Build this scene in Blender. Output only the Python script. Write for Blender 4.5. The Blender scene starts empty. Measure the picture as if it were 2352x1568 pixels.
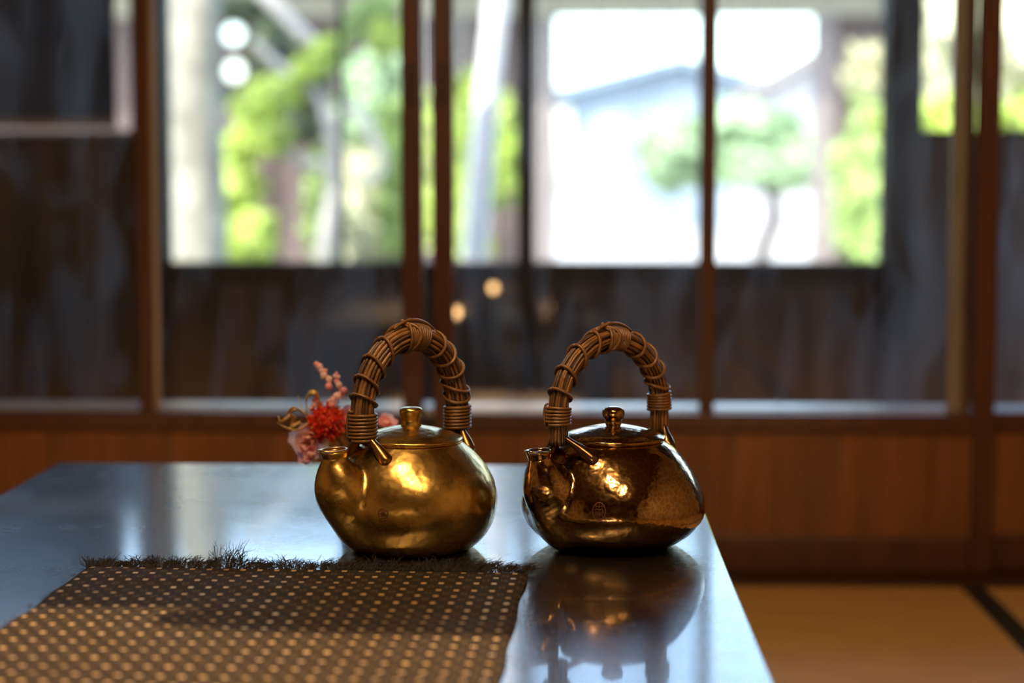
import bpy, bmesh, math, random
import numpy as np
from mathutils import Vector, Matrix

SC = bpy.context.scene
COL = SC.collection
random.seed(7)
rng = np.random.default_rng(7)

# ------------------------------------------------------------------ camera
F = 4247.0; CX, CY = 1176.0, 784.0; CAMZ = 0.72
PITCH = math.atan(365 / F); YAW = math.atan(134 / math.hypot(F, 365))
cam_d = bpy.data.cameras.new('camera')
cam = bpy.data.objects.new('camera', cam_d); COL.objects.link(cam)
cam.location = (0, 0, CAMZ)
cam.rotation_euler = (math.pi / 2 - PITCH, 0, YAW)
cam_d.sensor_width = 36.0; cam_d.lens = 36.0 * F / 2352.0
cam_d.clip_start = 0.02; cam_d.clip_end = 500
cam_d.dof.use_dof = True; cam_d.dof.focus_distance = 1.90; cam_d.dof.aperture_fstop = 2.3
SC.camera = cam

# ------------------------------------------------------------------ light and exposure
vs = SC.view_settings
vs.view_transform = 'Standard'; vs.look = 'None'; vs.gamma = 1.0; vs.use_curve_mapping = False
vs.exposure = 0.0
world = bpy.data.worlds.new('sky'); SC.world = world
world.use_nodes = True
wt = world.node_tree
sky = wt.nodes.new('ShaderNodeTexSky'); sky.sky_type = 'NISHITA'
sky.sun_disc = False; sky.sun_elevation = math.radians(48); sky.sun_rotation = math.radians(205)
sky.air_density = 1.0; sky.dust_density = 2.0; sky.ozone_density = 1.0
bgn = wt.nodes['Background']; bgn.inputs['Strength'].default_value = 1.32
wt.links.new(sky.outputs[0], bgn.inputs['Color'])
sun_d = bpy.data.lights.new('sun', 'SUN'); sun_d.energy = 10.5; sun_d.angle = math.radians(0.6); sun_d.color = (1, .95, .86)
sun = bpy.data.objects.new('sun', sun_d); COL.objects.link(sun)
sun.rotation_euler = Vector((0.42, 0.62, -0.9)).to_track_quat('-Z', 'Y').to_euler()
try:
    SC.cycles.max_bounces = 10; SC.cycles.diffuse_bounces = 4; SC.cycles.glossy_bounces = 5
    SC.cycles.transparent_max_bounces = 24; SC.cycles.transmission_bounces = 6
    SC.cycles.caustics_reflective = False; SC.cycles.caustics_refractive = False
    SC.cycles.sample_clamp_indirect = 6.0
    SC.cycles.use_denoising = True
except Exception:
    pass

LAMP_BULB = 1650.0        # radiance of the warm pendant bulbs
LAMP_COL = (1.0, 0.64, 0.32)

# ------------------------------------------------------------------ geometry helpers
_f = Vector((-math.sin(YAW) * math.cos(PITCH), math.cos(YAW) * math.cos(PITCH), -math.sin(PITCH)))
_r = Vector((math.cos(YAW), math.sin(YAW), 0)); _u = _r.cross(_f)
def P(x, y, Y):
    """point at distance Y into the scene that the photograph shows at pixel x, y"""
    d = _f * F + _r * (x - CX) - _u * (y - CY)
    return Vector((0, 0, CAMZ)) + d * (Y / d.y)

ROOT = {}
def origin_of(parent):
    return ROOT.get(parent.name, Vector()) if parent else Vector()

def mesh_obj(name, verts, faces, mat, parent=None, smooth=False, loc=None):
    """verts in world space (or the parent thing's local space when that thing is built at the origin)"""
    me = bpy.data.meshes.new(name)
    o0 = origin_of(parent) if parent else (Vector(loc) if loc is not None else Vector())
    V = np.asarray(verts, dtype=float) - np.array(o0)
    me.from_pydata([tuple(v) for v in V], [], [tuple(f) for f in faces])
    me.update()
    if smooth:
        me.polygons.foreach_set('use_smooth', [True] * len(me.polygons))
    if mat: me.materials.append(mat)
    o = bpy.data.objects.new(name, me); COL.objects.link(o)
    if parent:
        o.parent = parent; ROOT[o.name] = o0
    else:
        o.location = o0; ROOT[o.name] = Vector(o0)
    return o

def tag(o, label=None, cat=None, group=None, kind=None):
    if label: o['label'] = label
    if cat: o['category'] = cat
    if group: o['group'] = group
    if kind: o['kind'] = kind
    return o

def thing(name, loc, label, cat, group=None, kind=None):
    o = bpy.data.objects.new(name, None); COL.objects.link(o)
    o.empty_display_size = .05
    o.location = loc; ROOT[o.name] = Vector(loc)
    return tag(o, label, cat, group, kind)

def box_geo(x0, x1, y0, y1, z0, z1, bev=0.0):
    bm = bmesh.new()
    bmesh.ops.create_cube(bm, size=1.0)
    for v in bm.verts:
        v.co = Vector(((x0 + x1) / 2 + v.co.x * (x1 - x0), (y0 + y1) / 2 + v.co.y * (y1 - y0), (z0 + z1) / 2 + v.co.z * (z1 - z0)))
    if bev > 0:
        bmesh.ops.bevel(bm, geom=bm.edges[:], offset=bev, segments=2, affect='EDGES', profile=.5)
    bm.verts.index_update()
    vs_ = [tuple(v.co) for v in bm.verts]; fs = [[v.index for v in f.verts] for f in bm.faces]
    bm.free()
    return vs_, fs

def box(name, x0, x1, y0, y1, z0, z1, mat, parent=None, bev=0.0):
    v, f = box_geo(x0, x1, y0, y1, z0, z1, bev)
    loc = None if parent else ((x0 + x1) / 2, (y0 + y1) / 2, z0)
    return mesh_obj(name, v, f, mat, parent, loc=loc)

class MB:
    def __init__(s): s.v = []; s.f = []
    def add(s, v, f):
        o = len(s.v); s.v += [tuple(p) for p in v]; s.f += [[i + o for i in q] for q in f]
        return s

def frames(pts):
    pts = [Vector(p) for p in pts]; n = len(pts); T = []
    for i in range(n):
        T.append((pts[min(i + 1, n - 1)] - pts[max(i - 1, 0)]).normalized())
    a = Vector((0, 0, 1)) if abs(T[0].z) < .9 else Vector((0, 1, 0))
    N = (a - T[0] * a.dot(T[0])).normalized(); out = []
    for i in range(n):
        N = (N - T[i] * N.dot(T[i])).normalized()
        out.append((pts[i], T[i], N.copy(), T[i].cross(N)))
    return out

def tube_geo(pts, rad, seg=8, cap=True, flat=1.0):
    fr = frames(pts); n = len(fr)
    R = rad if hasattr(rad, '__len__') else [rad] * n
    v = []; f = []
    for i, (p, t, nn, b) in enumerate(fr):
        for k in range(seg):
            a = 2 * math.pi * k / seg
            v.append(tuple(p + nn * (math.cos(a) * R[i] * flat) + b * (math.sin(a) * R[i])))
    for i in range(n - 1):
        for k in range(seg):
            k2 = (k + 1) % seg
            f.append([i * seg + k, i * seg + k2, (i + 1) * seg + k2, (i + 1) * seg + k])
    if cap:
        f.append(list(range(seg))[::-1]); f.append([(n - 1) * seg + k for k in range(seg)])
    return v, f

def tube(name, pts, rad, mat, parent=None, seg=8, flat=1.0, loc=None):
    v, f = tube_geo(pts, rad, seg, True, flat)
    return mesh_obj(name, v, f, mat, parent, True, loc)

def lathe_geo(prof, seg=48, c=(0, 0, 0), cap0=True, cap1=True):
    v = []; f = []; n = len(prof)
    for (r, z) in prof:
        for k in range(seg):
            a = 2 * math.pi * k / seg
            v.append((c[0] + r * math.cos(a), c[1] + r * math.sin(a), c[2] + z))
    for i in range(n - 1):
        for k in range(seg):
            k2 = (k + 1) % seg
            f.append([i * seg + k, i * seg + k2, (i + 1) * seg + k2, (i + 1) * seg + k])
    if cap0: f.append(list(range(seg))[::-1])
    if cap1: f.append([(n - 1) * seg + k for k in range(seg)])
    return v, f

def spline(pts, n):
    """Catmull-Rom through points of any dimension"""
    p = np.asarray(pts, float); p = np.vstack([2 * p[0] - p[1], p, 2 * p[-1] - p[-2]])
    out = []; m = len(p) - 3
    for u in np.linspace(0, m, n):
        i = min(int(u), m - 1); t = u - i
        a, b, c, d = p[i:i + 4]
        out.append(.5 * ((2 * b) + (c - a) * t + (2 * a - 5 * b + 4 * c - d) * t * t + (3 * b - a - 3 * c + d) * t ** 3))
    return np.array(out)

# ------------------------------------------------------------------ materials
MATS = {}
def nodes_of(m): return m.node_tree.nodes, m.node_tree.links
def pmat(name, col, rough=.5, metal=0.0, spec=.5, var=.0, vscale=8.0, bump=.0, bscale=60.0, stretch=(1, 1, 1), col2=None,
         sheen=0.0, coat=0.0, coat_rough=.1, rvar=0.0, detail=4.0):
    m = bpy.data.materials.new(name); m.use_nodes = True
    N, L = nodes_of(m); b = N['Principled BSDF']
    b.inputs['Base Color'].default_value = (*col, 1)
    b.inputs['Roughness'].default_value = rough
    b.inputs['Metallic'].default_value = metal
    b.inputs['Specular IOR Level'].default_value = spec
    if sheen: b.inputs['Sheen Weight'].default_value = sheen
    if coat:
        b.inputs['Coat Weight'].default_value = coat; b.inputs['Coat Roughness'].default_value = coat_rough
    tc = N.new('ShaderNodeTexCoord'); mp = N.new('ShaderNodeMapping'); mp.inputs['Scale'].default_value = stretch
    L.new(tc.outputs['Object'], mp.inputs['Vector'])
    if var or col2:
        n = N.new('ShaderNodeTexNoise'); n.inputs['Scale'].default_value = vscale; n.inputs['Detail'].default_value = detail
        L.new(mp.outputs[0], n.inputs['Vector'])
        r = N.new('ShaderNodeValToRGB'); r.color_ramp.elements[0].position = .3; r.color_ramp.elements[1].position = .7
        c2 = col2 or tuple(min(1, c * (1 + var)) for c in col); c1 = col if col2 else tuple(c * (1 - var) for c in col)
        r.color_ramp.elements[0].color = (*c1, 1); r.color_ramp.elements[1].color = (*c2, 1)
        L.new(n.outputs['Fac'], r.inputs['Fac']); L.new(r.outputs[0], b.inputs['Base Color'])
        if rvar:
            mr = N.new('ShaderNodeMapRange'); mr.inputs['To Min'].default_value = rough - rvar; mr.inputs['To Max'].default_value = rough + rvar
            L.new(n.outputs['Fac'], mr.inputs['Value']); L.new(mr.outputs[0], b.inputs['Roughness'])
    if bump:
        n2 = N.new('ShaderNodeTexNoise'); n2.inputs['Scale'].default_value = bscale; n2.inputs['Detail'].default_value = 3
        L.new(mp.outputs[0], n2.inputs['Vector'])
        bp = N.new('ShaderNodeBump'); bp.inputs['Strength'].default_value = bump; bp.inputs['Distance'].default_value = .002
        L.new(n2.outputs['Fac'], bp.inputs['Height']); L.new(bp.outputs[0], b.inputs['Normal'])
    MATS[name] = m
    return m

def emat(name, col, strength):
    m = bpy.data.materials.new(name); m.use_nodes = True
    N, L = nodes_of(m); N.remove(N['Principled BSDF'])
    e = N.new('ShaderNodeEmission'); e.inputs[0].default_value = (*col, 1); e.inputs[1].default_value = strength
    L.new(e.outputs[0], N['Material Output'].inputs[0]); return m

def glass_mat(name, tint=(.97, .98, .97), ior=1.52, rough=.0):
    """thin window pane: clear where seen straight, mirror-like by Fresnel"""
    m = bpy.data.materials.new(name); m.use_nodes = True
    N, L = nodes_of(m); N.remove(N['Principled BSDF'])
    t = N.new('ShaderNodeBsdfTransparent'); t.inputs[0].default_value = (*tint, 1)
    g = N.new('ShaderNodeBsdfGlossy'); g.inputs['Roughness'].default_value = rough
    fr = N.new('ShaderNodeFresnel'); fr.inputs[0].default_value = ior
    mx = N.new('ShaderNodeMixShader')
    L.new(fr.outputs[0], mx.inputs[0]); L.new(t.outputs[0], mx.inputs[1]); L.new(g.outputs[0], mx.inputs[2])
    L.new(mx.outputs[0], N['Material Output'].inputs[0]); return m

M_door = pmat('door_wood', (.082, .027, .014), .38, var=.25, vscale=5, stretch=(6, 6, .8), bump=.15, bscale=40)
M_panel = pmat('door_board', (.19, .074, .024), .42, var=.32, vscale=4, stretch=(9, 9, .7), bump=.12, bscale=40)
M_dark = pmat('dark_wood', (.050, .047, .056), .5, var=.35, vscale=5, stretch=(5, 5, .7), bump=.2, bscale=30)
M_plank = pmat('weathered_plank', (.15, .122, .125), .6, var=.5, vscale=3, stretch=(8, 8, .6), bump=.3, bscale=30)
M_sill = pmat('pale_sill_wood', (.62, .56, .53), .28, var=.12, vscale=6, stretch=(1, 8, 8))
M_threshold = pmat('threshold_wood', (.05, .022, .012), .45, var=.2, vscale=6, stretch=(.6, 8, 8))
M_glass = glass_mat('window_glass')
M_plaster = pmat('sand_plaster', (.55, .45, .31), .9, var=.12, vscale=30, bump=.3, bscale=200)
M_ceil = pmat('ceiling_wood', (.16, .085, .04), .6, var=.25, vscale=4, stretch=(8, .6, 8))
M_doma = pmat('earth_floor', (.22, .19, .17), .75, var=.3, vscale=3, bump=.3, bscale=30)
M_iron = pmat('black_iron', (.02, .018, .016), .4)
M_heri = pmat('mat_border', (.008, .007, .007), .75, bump=.2, bscale=300)

def tatami_mat():
    m = pmat('tatami_straw', (.66, .40, .12), .55, var=.14, vscale=14, stretch=(.6, 6, 1))
    N, L = nodes_of(m); b = N['Principled BSDF']
    tc = N.new('ShaderNodeTexCoord'); w = N.new('ShaderNodeTexWave')
    w.wave_type = 'BANDS'; w.bands_direction = 'Y'; w.inputs['Scale'].default_value = 60; w.inputs['Distortion'].default_value = .6
    L.new(tc.outputs['Object'], w.inputs['Vector'])
    bp = N.new('ShaderNodeBump'); bp.inputs['Strength'].default_value = .5; bp.inputs['Distance'].default_value = .002
    L.new(w.outputs['Fac'], bp.inputs['Height']); L.new(bp.outputs[0], b.inputs['Normal']); return m
M_tatami = tatami_mat()

def lacquer_mat():
    m = bpy.data.materials.new('black_lacquer'); m.use_nodes = True
    N, L = nodes_of(m); b = N['Principled BSDF']
    b.inputs['Base Color'].default_value = (.012, .010, .010, 1)
    b.inputs['Specular IOR Level'].default_value = .8; b.inputs['IOR'].default_value = 1.62
    tc = N.new('ShaderNodeTexCoord')
    # worn blotches and a haze of hairline scratches
    n = N.new('ShaderNodeTexNoise'); n.inputs['Scale'].default_value = 9; n.inputs['Detail'].default_value = 6; n.inputs['Roughness'].default_value = .65
    L.new(tc.outputs['Object'], n.inputs['Vector'])
    mr = N.new('ShaderNodeMapRange'); mr.inputs['From Min'].default_value = .35; mr.inputs['From Max'].default_value = .68
    mr.inputs['To Min'].default_value = .20; mr.inputs['To Max'].default_value = .30
    L.new(n.outputs['Fac'], mr.inputs['Value']); L.new(mr.outputs[0], b.inputs['Roughness'])
    prev = None
    for (rot, sc, st) in ((.5, 70, .05), (-.7, 80, .05), (1.4, 60, .04), (2.3, 90, .04)):
        mp = N.new('ShaderNodeMapping'); mp.inputs['Rotation'].default_value = (0, 0, rot); mp.inputs['Scale'].default_value = (1.2, 26, 1)
        L.new(tc.outputs['Object'], mp.inputs['Vector'])
        q = N.new('ShaderNodeTexNoise'); q.inputs['Scale'].default_value = sc; q.inputs['Detail'].default_value = 2
        L.new(mp.outputs[0], q.inputs['Vector'])
        bp = N.new('ShaderNodeBump'); bp.inputs['Strength'].default_value = st; bp.inputs['Distance'].default_value = .0006
        L.new(q.outputs['Fac'], bp.inputs['Height'])
        if prev: L.new(prev.outputs[0], bp.inputs['Normal'])
        prev = bp
    L.new(prev.outputs[0], b.inputs['Normal'])
    b.inputs['Coat Weight'].default_value = .6; b.inputs['Coat Roughness'].default_value = .05
    return m
M_lacquer = lacquer_mat()

def kettle_mat(name, c_lo, c_hi, c_cell, rough, cell, bumpv, coat):
    m = bpy.data.materials.new(name); m.use_nodes = True
    N, L = nodes_of(m); b = N['Principled BSDF']; b.inputs['Metallic'].default_value = 1.0
    tc = N.new('ShaderNodeTexCoord')
    n = N.new('ShaderNodeTexNoise'); n.inputs['Scale'].default_value = 22; n.inputs['Detail'].default_value = 6; n.inputs['Roughness'].default_value = .6
    L.new(tc.outputs['Object'], n.inputs['Vector'])
    r = N.new('ShaderNodeValToRGB'); r.color_ramp.elements[0].position = .32; r.color_ramp.elements[1].position = .68
    r.color_ramp.elements[0].color = (*c_lo, 1); r.color_ramp.elements[1].color = (*c_hi, 1)
    L.new(n.outputs['Fac'], r.inputs['Fac'])
    # hammered cells: edges carry a different patina
    dn = N.new('ShaderNodeTexNoise'); dn.inputs['Scale'].default_value = 60; dn.inputs['Detail'].default_value = 0; L.new(tc.outputs['Object'], dn.inputs['Vector'])
    mxv = N.new('ShaderNodeMix'); mxv.data_type = 'VECTOR'; mxv.inputs[0].default_value = .005
    L.new(tc.outputs['Object'], mxv.inputs[4]); L.new(dn.outputs['Color'], mxv.inputs[5])
    v = N.new('ShaderNodeTexVoronoi'); v.feature = 'DISTANCE_TO_EDGE'; v.inputs['Scale'].default_value = cell
    L.new(mxv.outputs[1], v.inputs['Vector'])
    er = N.new('ShaderNodeMapRange'); er.inputs['From Max'].default_value = .16; er.inputs['To Min'].default_value = 1; er.inputs['To Max'].default_value = 0
    L.new(v.outputs['Distance'], er.inputs['Value'])
    em = N.new('ShaderNodeMath'); em.operation = 'MULTIPLY'; L.new(er.outputs[0], em.inputs[0]); L.new(n.outputs['Fac'], em.inputs[1])
    mc = N.new('ShaderNodeMix'); mc.data_type = 'RGBA'; mc.inputs[7].default_value = (*c_cell, 1)
    L.new(em.outputs[0], mc.inputs[0]); L.new(r.outputs[0], mc.inputs[6]); L.new(mc.outputs[2], b.inputs['Base Color'])
    rr = N.new('ShaderNodeMapRange'); rr.inputs['To Min'].default_value = rough * .8; rr.inputs['To Max'].default_value = rough * 1.25
    L.new(n.outputs['Fac'], rr.inputs['Value']); L.new(rr.outputs[0], b.inputs['Roughness'])
    v2 = N.new('ShaderNodeTexNoise'); v2.inputs['Scale'].default_value = cell * .8; v2.inputs['Detail'].default_value = 1.0
    L.new(tc.outputs['Object'], v2.inputs['Vector'])
    bp = N.new('ShaderNodeBump'); bp.inputs['Strength'].default_value = bumpv; bp.inputs['Distance'].default_value = .0016
    L.new(v2.outputs['Fac'], bp.inputs['Height']); L.new(bp.outputs[0], b.inputs['Normal'])
    if coat:
        b.inputs['Coat Weight'].default_value = coat; b.inputs['Coat Roughness'].default_value = .06
    return m
M_gold = kettle_mat('golden_bronze', (.46, .28, .06), (.86, .60, .20), (.62, .40, .10), .27, 110, .5, .25)
M_brown = kettle_mat('brown_copper', (.25, .14, .052), (.46, .285, .105), (.70, .47, .20), .13, 170, .28, .4)
M_reed = pmat('vine_reed', (.19, .092, .030), .38, var=.55, vscale=55, bump=.5, bscale=180, stretch=(1, 1, 1))
M_reed2 = pmat('vine_reed_dark', (.075, .035, .013), .45, var=.5, vscale=55, bump=.5, bscale=180)
M_bind = pmat('vine_binding', (.17, .082, .026), .35, var=.3, vscale=90, bump=.3, bscale=220)
M_bracket1 = pmat('bracket_bronze', (.36, .20, .07), .28, metal=1, var=.2, vscale=60)
M_bracket2 = pmat('bracket_dark', (.20, .115, .06), .25, metal=1, var=.2, vscale=60)
M_stamp = pmat('stamp_patina', (.11, .04, .018), .5, metal=.6)

# ------------------------------------------------------------------ the room
TZ = 0.335                               # table top height
XL, XR, YB, YF, ZC = -2.9, 2.3, -4.9, 3.29, 2.62
floor = box('floor', XL, XR, YB, 3.42, -.12, -.03, M_threshold); tag(floor, kind='structure')
xs = [-2.88, -1.98, -1.08, -.18, .72, 1.62, 2.29]; ys = [-4.88, -4.35, -2.45, -.55, 1.35, 3.278]
for i in range(6):
    for j in range(5):
        mat_o = box('tatami_mat', xs[i] + .001, xs[i + 1] - .001, ys[j] + .001, ys[j + 1] - .001, -.03, 0, M_tatami, floor, .002)
        for s in (0, 1):
            x0 = xs[i] + .001 if s == 0 else xs[i + 1] - .021
            box('mat_border', x0, x0 + .02, ys[j] + .001, ys[j + 1] - .001, -.028, .0008, M_heri, mat_o)
sill_in = box('trim_1', XL, XR, 3.28, 3.40, -.03, .010, M_threshold); tag(sill_in, kind='structure')
ceil_ = box('ceiling', XL - .1, XR + .1, YB - .1, 3.42, ZC, ZC + .08, M_ceil); tag(ceil_, kind='structure')
for nm, a in (('wall_left', (XL - .1, XL, YB, 3.42, -.1, ZC)), ('wall_right', (XR, XR + .1, YB, 3.42, -.1, ZC)),
              ('wall_back', (XL - .1, XR + .1, YB - .1, YB, -.1, ZC)), ('wall_front', (XL, XR, 3.30, 3.40, 1.80, ZC))):
    tag(box(nm, *a, M_plaster), kind='structure')
tag(box('trim_2', XL, XR, 3.28, 3.41, 1.76, 1.80, M_door), kind='structure')
# side closers of the door opening
tag(box('wall_front_end_left', XL, -2.27, 3.31, 3.40, .0, 1.76, M_plaster), kind='structure')
tag(box('wall_front_end_right', 1.76, XR, 3.31, 3.40, .0, 1.76, M_plaster), kind='structure')
# low outer skirting and its pale ledge behind the doors
tag(box('wall_skirting', XL, XR, 3.405, 3.485, -.42, .287, M_dark), kind='structure')
tag(box('trim_3', XL, XR, 3.402, 3.50, .287, .303, M_sill, bev=.002), kind='structure')

def glass_door(n, x0, x1, y0, pull_side, muntin_x):
    y1 = y0 + .032
    d = thing('door_%d' % n, ((x0 + x1) / 2, y0, 0.01), None, None, kind='structure')
    sw = .038
    box('stile', x0, x0 + sw, y0, y1, .012, 1.758, M_door, d, .003)
    box('stile', x1 - sw, x1, y0, y1, .012, 1.758, M_door, d, .003)
    box('rail', x0 + sw, x1 - sw, y0 + .001, y1 - .001, .012, .078, M_door, d, .003)
    box('rail', x0 + sw, x1 - sw, y0 + .001, y1 - .001, .268, .303, M_door, d, .003)
    box('rail', x0 + sw, x1 - sw, y0 + .001, y1 - .001, 1.70, 1.758, M_door, d, .003)
    box('board', x0 + sw, x1 - sw, y0 + .011, y0 + .019, .078, .268, M_panel, d)
    box('muntin', muntin_x - .0135, muntin_x + .0135, y0 + .003, y1 - .003, .303, 1.70, M_door, d, .003)
    for (a, b) in ((x0 + sw, muntin_x - .0135), (muntin_x + .0135, x1 - sw)):
        yg = y0 + .014
        mesh_obj('pane', *box_geo(a, b, yg, yg + .003, .303, 1.70), M_pane1, d)
    if pull_side:
        px = x1 - sw / 2 if pull_side > 0 else x0 + sw / 2
        box('finger_pull', px - .008, px + .008, y0 - .0012, y0 + .004, .857, .932, M_iron, d, .002)
    return d
M_pane1 = glass_mat('door_glass')
N, L = nodes_of(M_pane1); pg_o = N['Material Output']; pg_src = pg_o.inputs[0].links[0].from_socket
pg_tc = N.new('ShaderNodeTexCoord'); pg_mp = N.new('ShaderNodeMapping'); pg_mp.inputs['Scale'].default_value = (5, 1, 1.3); L.new(pg_tc.outputs['Object'], pg_mp.inputs[0])
pg_n = N.new('ShaderNodeTexNoise'); pg_n.inputs['Scale'].default_value = 2.6; pg_n.inputs['Detail'].default_value = 5; pg_n.inputs['Distortion'].default_value = 1.2; L.new(pg_mp.outputs[0], pg_n.inputs['Vector'])
pg_r = N.new('ShaderNodeMapRange'); pg_r.inputs['From Min'].default_value = .45; pg_r.inputs['From Max'].default_value = .75; pg_r.inputs['To Min'].default_value = .0; pg_r.inputs['To Max'].default_value = .075; L.new(pg_n.outputs['Fac'], pg_r.inputs['Value'])
pg_t = N.new('ShaderNodeBsdfTranslucent'); pg_t.inputs[0].default_value = (.8, .8, .85, 1)
pg_x = N.new('ShaderNodeMixShader'); L.new(pg_r.outputs[0], pg_x.inputs[0]); L.new(pg_src, pg_x.inputs[1]); L.new(pg_t.outputs[0], pg_x.inputs[2]); L.new(pg_x.outputs[0], pg_o.inputs[0])
M_lit_edge = pmat('lit_edge_tone', (.34, .29, .25), .5, var=.15, vscale=6, stretch=(8, 8, 1))  # light on the muntin and stile sides, painted as pale added strips
d1 = glass_door(1, -1.278, -.266, 3.330, 1, -.772)
box('lit_edge_strip', -.7585, -.7475, 3.338, 3.3435, .303, 1.70, M_lit_edge, d1)
glass_door(2, -.248, .765, 3.330, -1, .2475)
glass_door(3, -2.24, -1.225, 3.366, 0, -1.73)
d4 = glass_door(4, .690, 1.71, 3.366, 0, 1.20)
box('lit_edge_strip', .686, .711, 3.3635, 3.3660, .303, 1.70, M_lit_edge, d4)

# ------------------------------------------------------------------ entrance passage behind the glass doors
YO = 5.30
doma = box('floor_passage', -2.9, 2.9, 3.41, YO + .05, -.50, -.42, M_doma); tag(doma, kind='structure')
tag(box('ceiling_passage', -2.9, 2.9, 3.40, YO + 1.1, 2.30, 2.42, M_ceil), kind='structure')
tag(box('wall_passage_left', -2.98, -2.9, 3.40, YO, -.42, 2.30, M_dark), kind='structure')
tag(box('wall_passage_right', 2.9, 2.98, 3.40, YO, -.42, 2.30, M_dark), kind='structure')
def plank_wall(name, x0, x1, z0, z1, y, w, mat, seed):
    st = random.Random(seed)
    b = box(name, x0, x1, y + .012, y + .04, z0, z1, M_dark); tag(b, kind='structure')
    x = x0
    while x < x1 - .02:
        xe = min(x1, x + w * st.uniform(.85, 1.15))
        box('plank', x + .002, xe - .002, y - st.uniform(0, .006), y + .012, z0 + .002, z1 - .002, mat, b, .002)
        x = xe
    return b
plank_wall('wall_outer_left', -2.9, -1.17, -.42, .855, YO, .13, M_plank, 1)
plank_wall('wall_outer_right', .965, 2.9, -.42, .855, YO, .13, M_plank, 2)
# posts of the outer wall
for n, (a, b) in enumerate(((-1.235, -1.158), (.893, .972), (-2.9, -2.8), (2.8, 2.9), (1.155, 1.27))):
    if n < 4:
        tag(box('trim_%d' % (n + 9), a, b, YO - .03, YO + .08, -.42, 2.30, M_dark, bev=.004), kind='structure')
tag(box('trim_4', -2.9, 2.9, YO - .02, YO + .07, 2.0, 2.30, M_dark), kind='structure')
tag(box('trim_5', -2.8, -1.235, YO - .04, YO + .05, .855, .868, M_sill), kind='structure')
tag(box('trim_6', .972, 2.8, YO - .02, YO + .05, .855, .868, M_dark), kind='structure')

def outer_door(n, x0, x1, y0, mx, wl, wr):
    d = thing('door_%d' % n, ((x0 + x1) / 2, y0, -.42), None, None, kind='structure')
    y1 = y0 + .034
    box('stile', x0, x0 + wl, y0, y1, -.415, 2.0, M_dark, d, .003)
    box('stile', x1 - wr, x1, y0, y1, -.415, 2.0, M_dark, d, .003)
    box('rail', x0 + wl, x1 - wr, y0, y1, -.415, -.33, M_dark, d, .003)
    box('rail', x0 + wl, x1 - wr, y0, y1, .43, .493, M_dark, d, .003)
    box('rail', x0 + wl, x1 - wr, y0, y1, 1.94, 2.0, M_dark, d, .003)
    k = 9
    for i in range(k):
        a = x0 + wl + (x1 - wr - x0 - wl) * i / k; b = x0 + wl + (x1 - wr - x0 - wl) * (i + 1) / k
        box('board', a + .002, b - .002, y0 + .010, y0 + .022, -.33, .43, M_plank, d, .002)
    box('backing', x0 + wl, x1 - wr, y0 + .022, y0 + .030, -.33, .43, M_dark, d)
    box('muntin', mx - .007, mx + .007, y0 + .004, y1 - .004, .493, 1.94, M_dark, d)
    for (a, b) in ((x0 + wl, mx - .007), (mx + .007, x1 - wr)):
        mesh_obj('pane', *box_geo(a, b, y0 + .015, y0 + .018, .493, 1.94), M_glass, d)
outer_door(5, -1.158, -.108, YO, -.658, .004, .030)
outer_door(6, -.155, .893, YO + .042, .375, .054, .004)

def side_window(n, x0, x1, mx):
    w = thing('window_%d' % n, ((x0 + x1) / 2, YO, .868), None, None, kind='structure')
    box('window_frame', x0, x0 + .025, YO, YO + .03, .868, 2.0, M_dark, w)
    box('window_frame', x1 - .025, x1, YO, YO + .03, .868, 2.0, M_dark, w)
    ed = [x0 + .025] + mx + [x1 - .025]
    for m in mx: box('window_bar', m - .012, m + .012, YO, YO + .03, .868, 2.0, M_dark, w)
    for a, b in zip(ed[:-1], ed[1:]):
        mesh_obj('pane', *box_geo(a, b, YO + .013, YO + .016, .868, 2.0), M_glass, w)
side_window(1, -2.8, -1.235, [-2.0])
side_window(2, .972, 2.8, [1.9])

# grey cloth screen hanging inside the left window
M_screen = bpy.data.materials.new('grey_screen_cloth'); M_screen.use_nodes = True
N, L = nodes_of(M_screen); N.remove(N['Principled BSDF'])
_d = N.new('ShaderNodeBsdfDiffuse'); _d.inputs[0].default_value = (.05, .05, .062, 1)
_t = N.new('ShaderNodeBsdfTranslucent'); _t.inputs[0].default_value = (.125, .12, .125, 1)
_w = N.new('ShaderNodeTexWave'); _w.bands_direction = 'X'; _w.inputs['Scale'].default_value = 1.6; _w.inputs['Distortion'].default_value = 1.5
_tc = N.new('ShaderNodeTexCoord'); L.new(_tc.outputs['Object'], _w.inputs['Vector'])
_m = N.new('ShaderNodeMixShader'); _m.inputs[0].default_value = .5
_a = N.new('ShaderNodeAddShader'); L.new(_d.outputs[0], _a.inputs[0]); L.new(_t.outputs[0], _a.inputs[1])
L.new(_a.outputs[0], N['Material Output'].inputs[0])
scr = thing('hanging_screen', (-1.9, YO - .07, .87), 'dark grey cloth screen hanging inside the far left window', 'screen')
gx = np.linspace(-2.75, -1.285, 60); V = []; Fc = []
for side in (0, 1):
    for i, x in enumerate(gx):
        yy = YO - .07 + .008 * math.sin(x * 14) + side * .003
        V += [(x, yy, .895), (x, yy, 1.34)]
n2 = len(gx) * 2
for i in range(len(gx) - 1):
    Fc.append([2 * i, 2 * i + 2, 2 * i + 3, 2 * i + 1]); Fc.append([n2 + 2 * i, n2 + 2 * i + 1, n2 + 2 * i + 3, n2 + 2 * i + 2])
mesh_obj('cloth', V, Fc, M_screen, scr, True)
box('bottom_bar', -2.75, -1.285, YO - .082, YO - .058, .872, .897, M_sill, scr, .003)
box('top_bar', -2.78, -1.24, YO - .082, YO - .058, 1.335, 1.36, M_dark, scr, .003)

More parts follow.
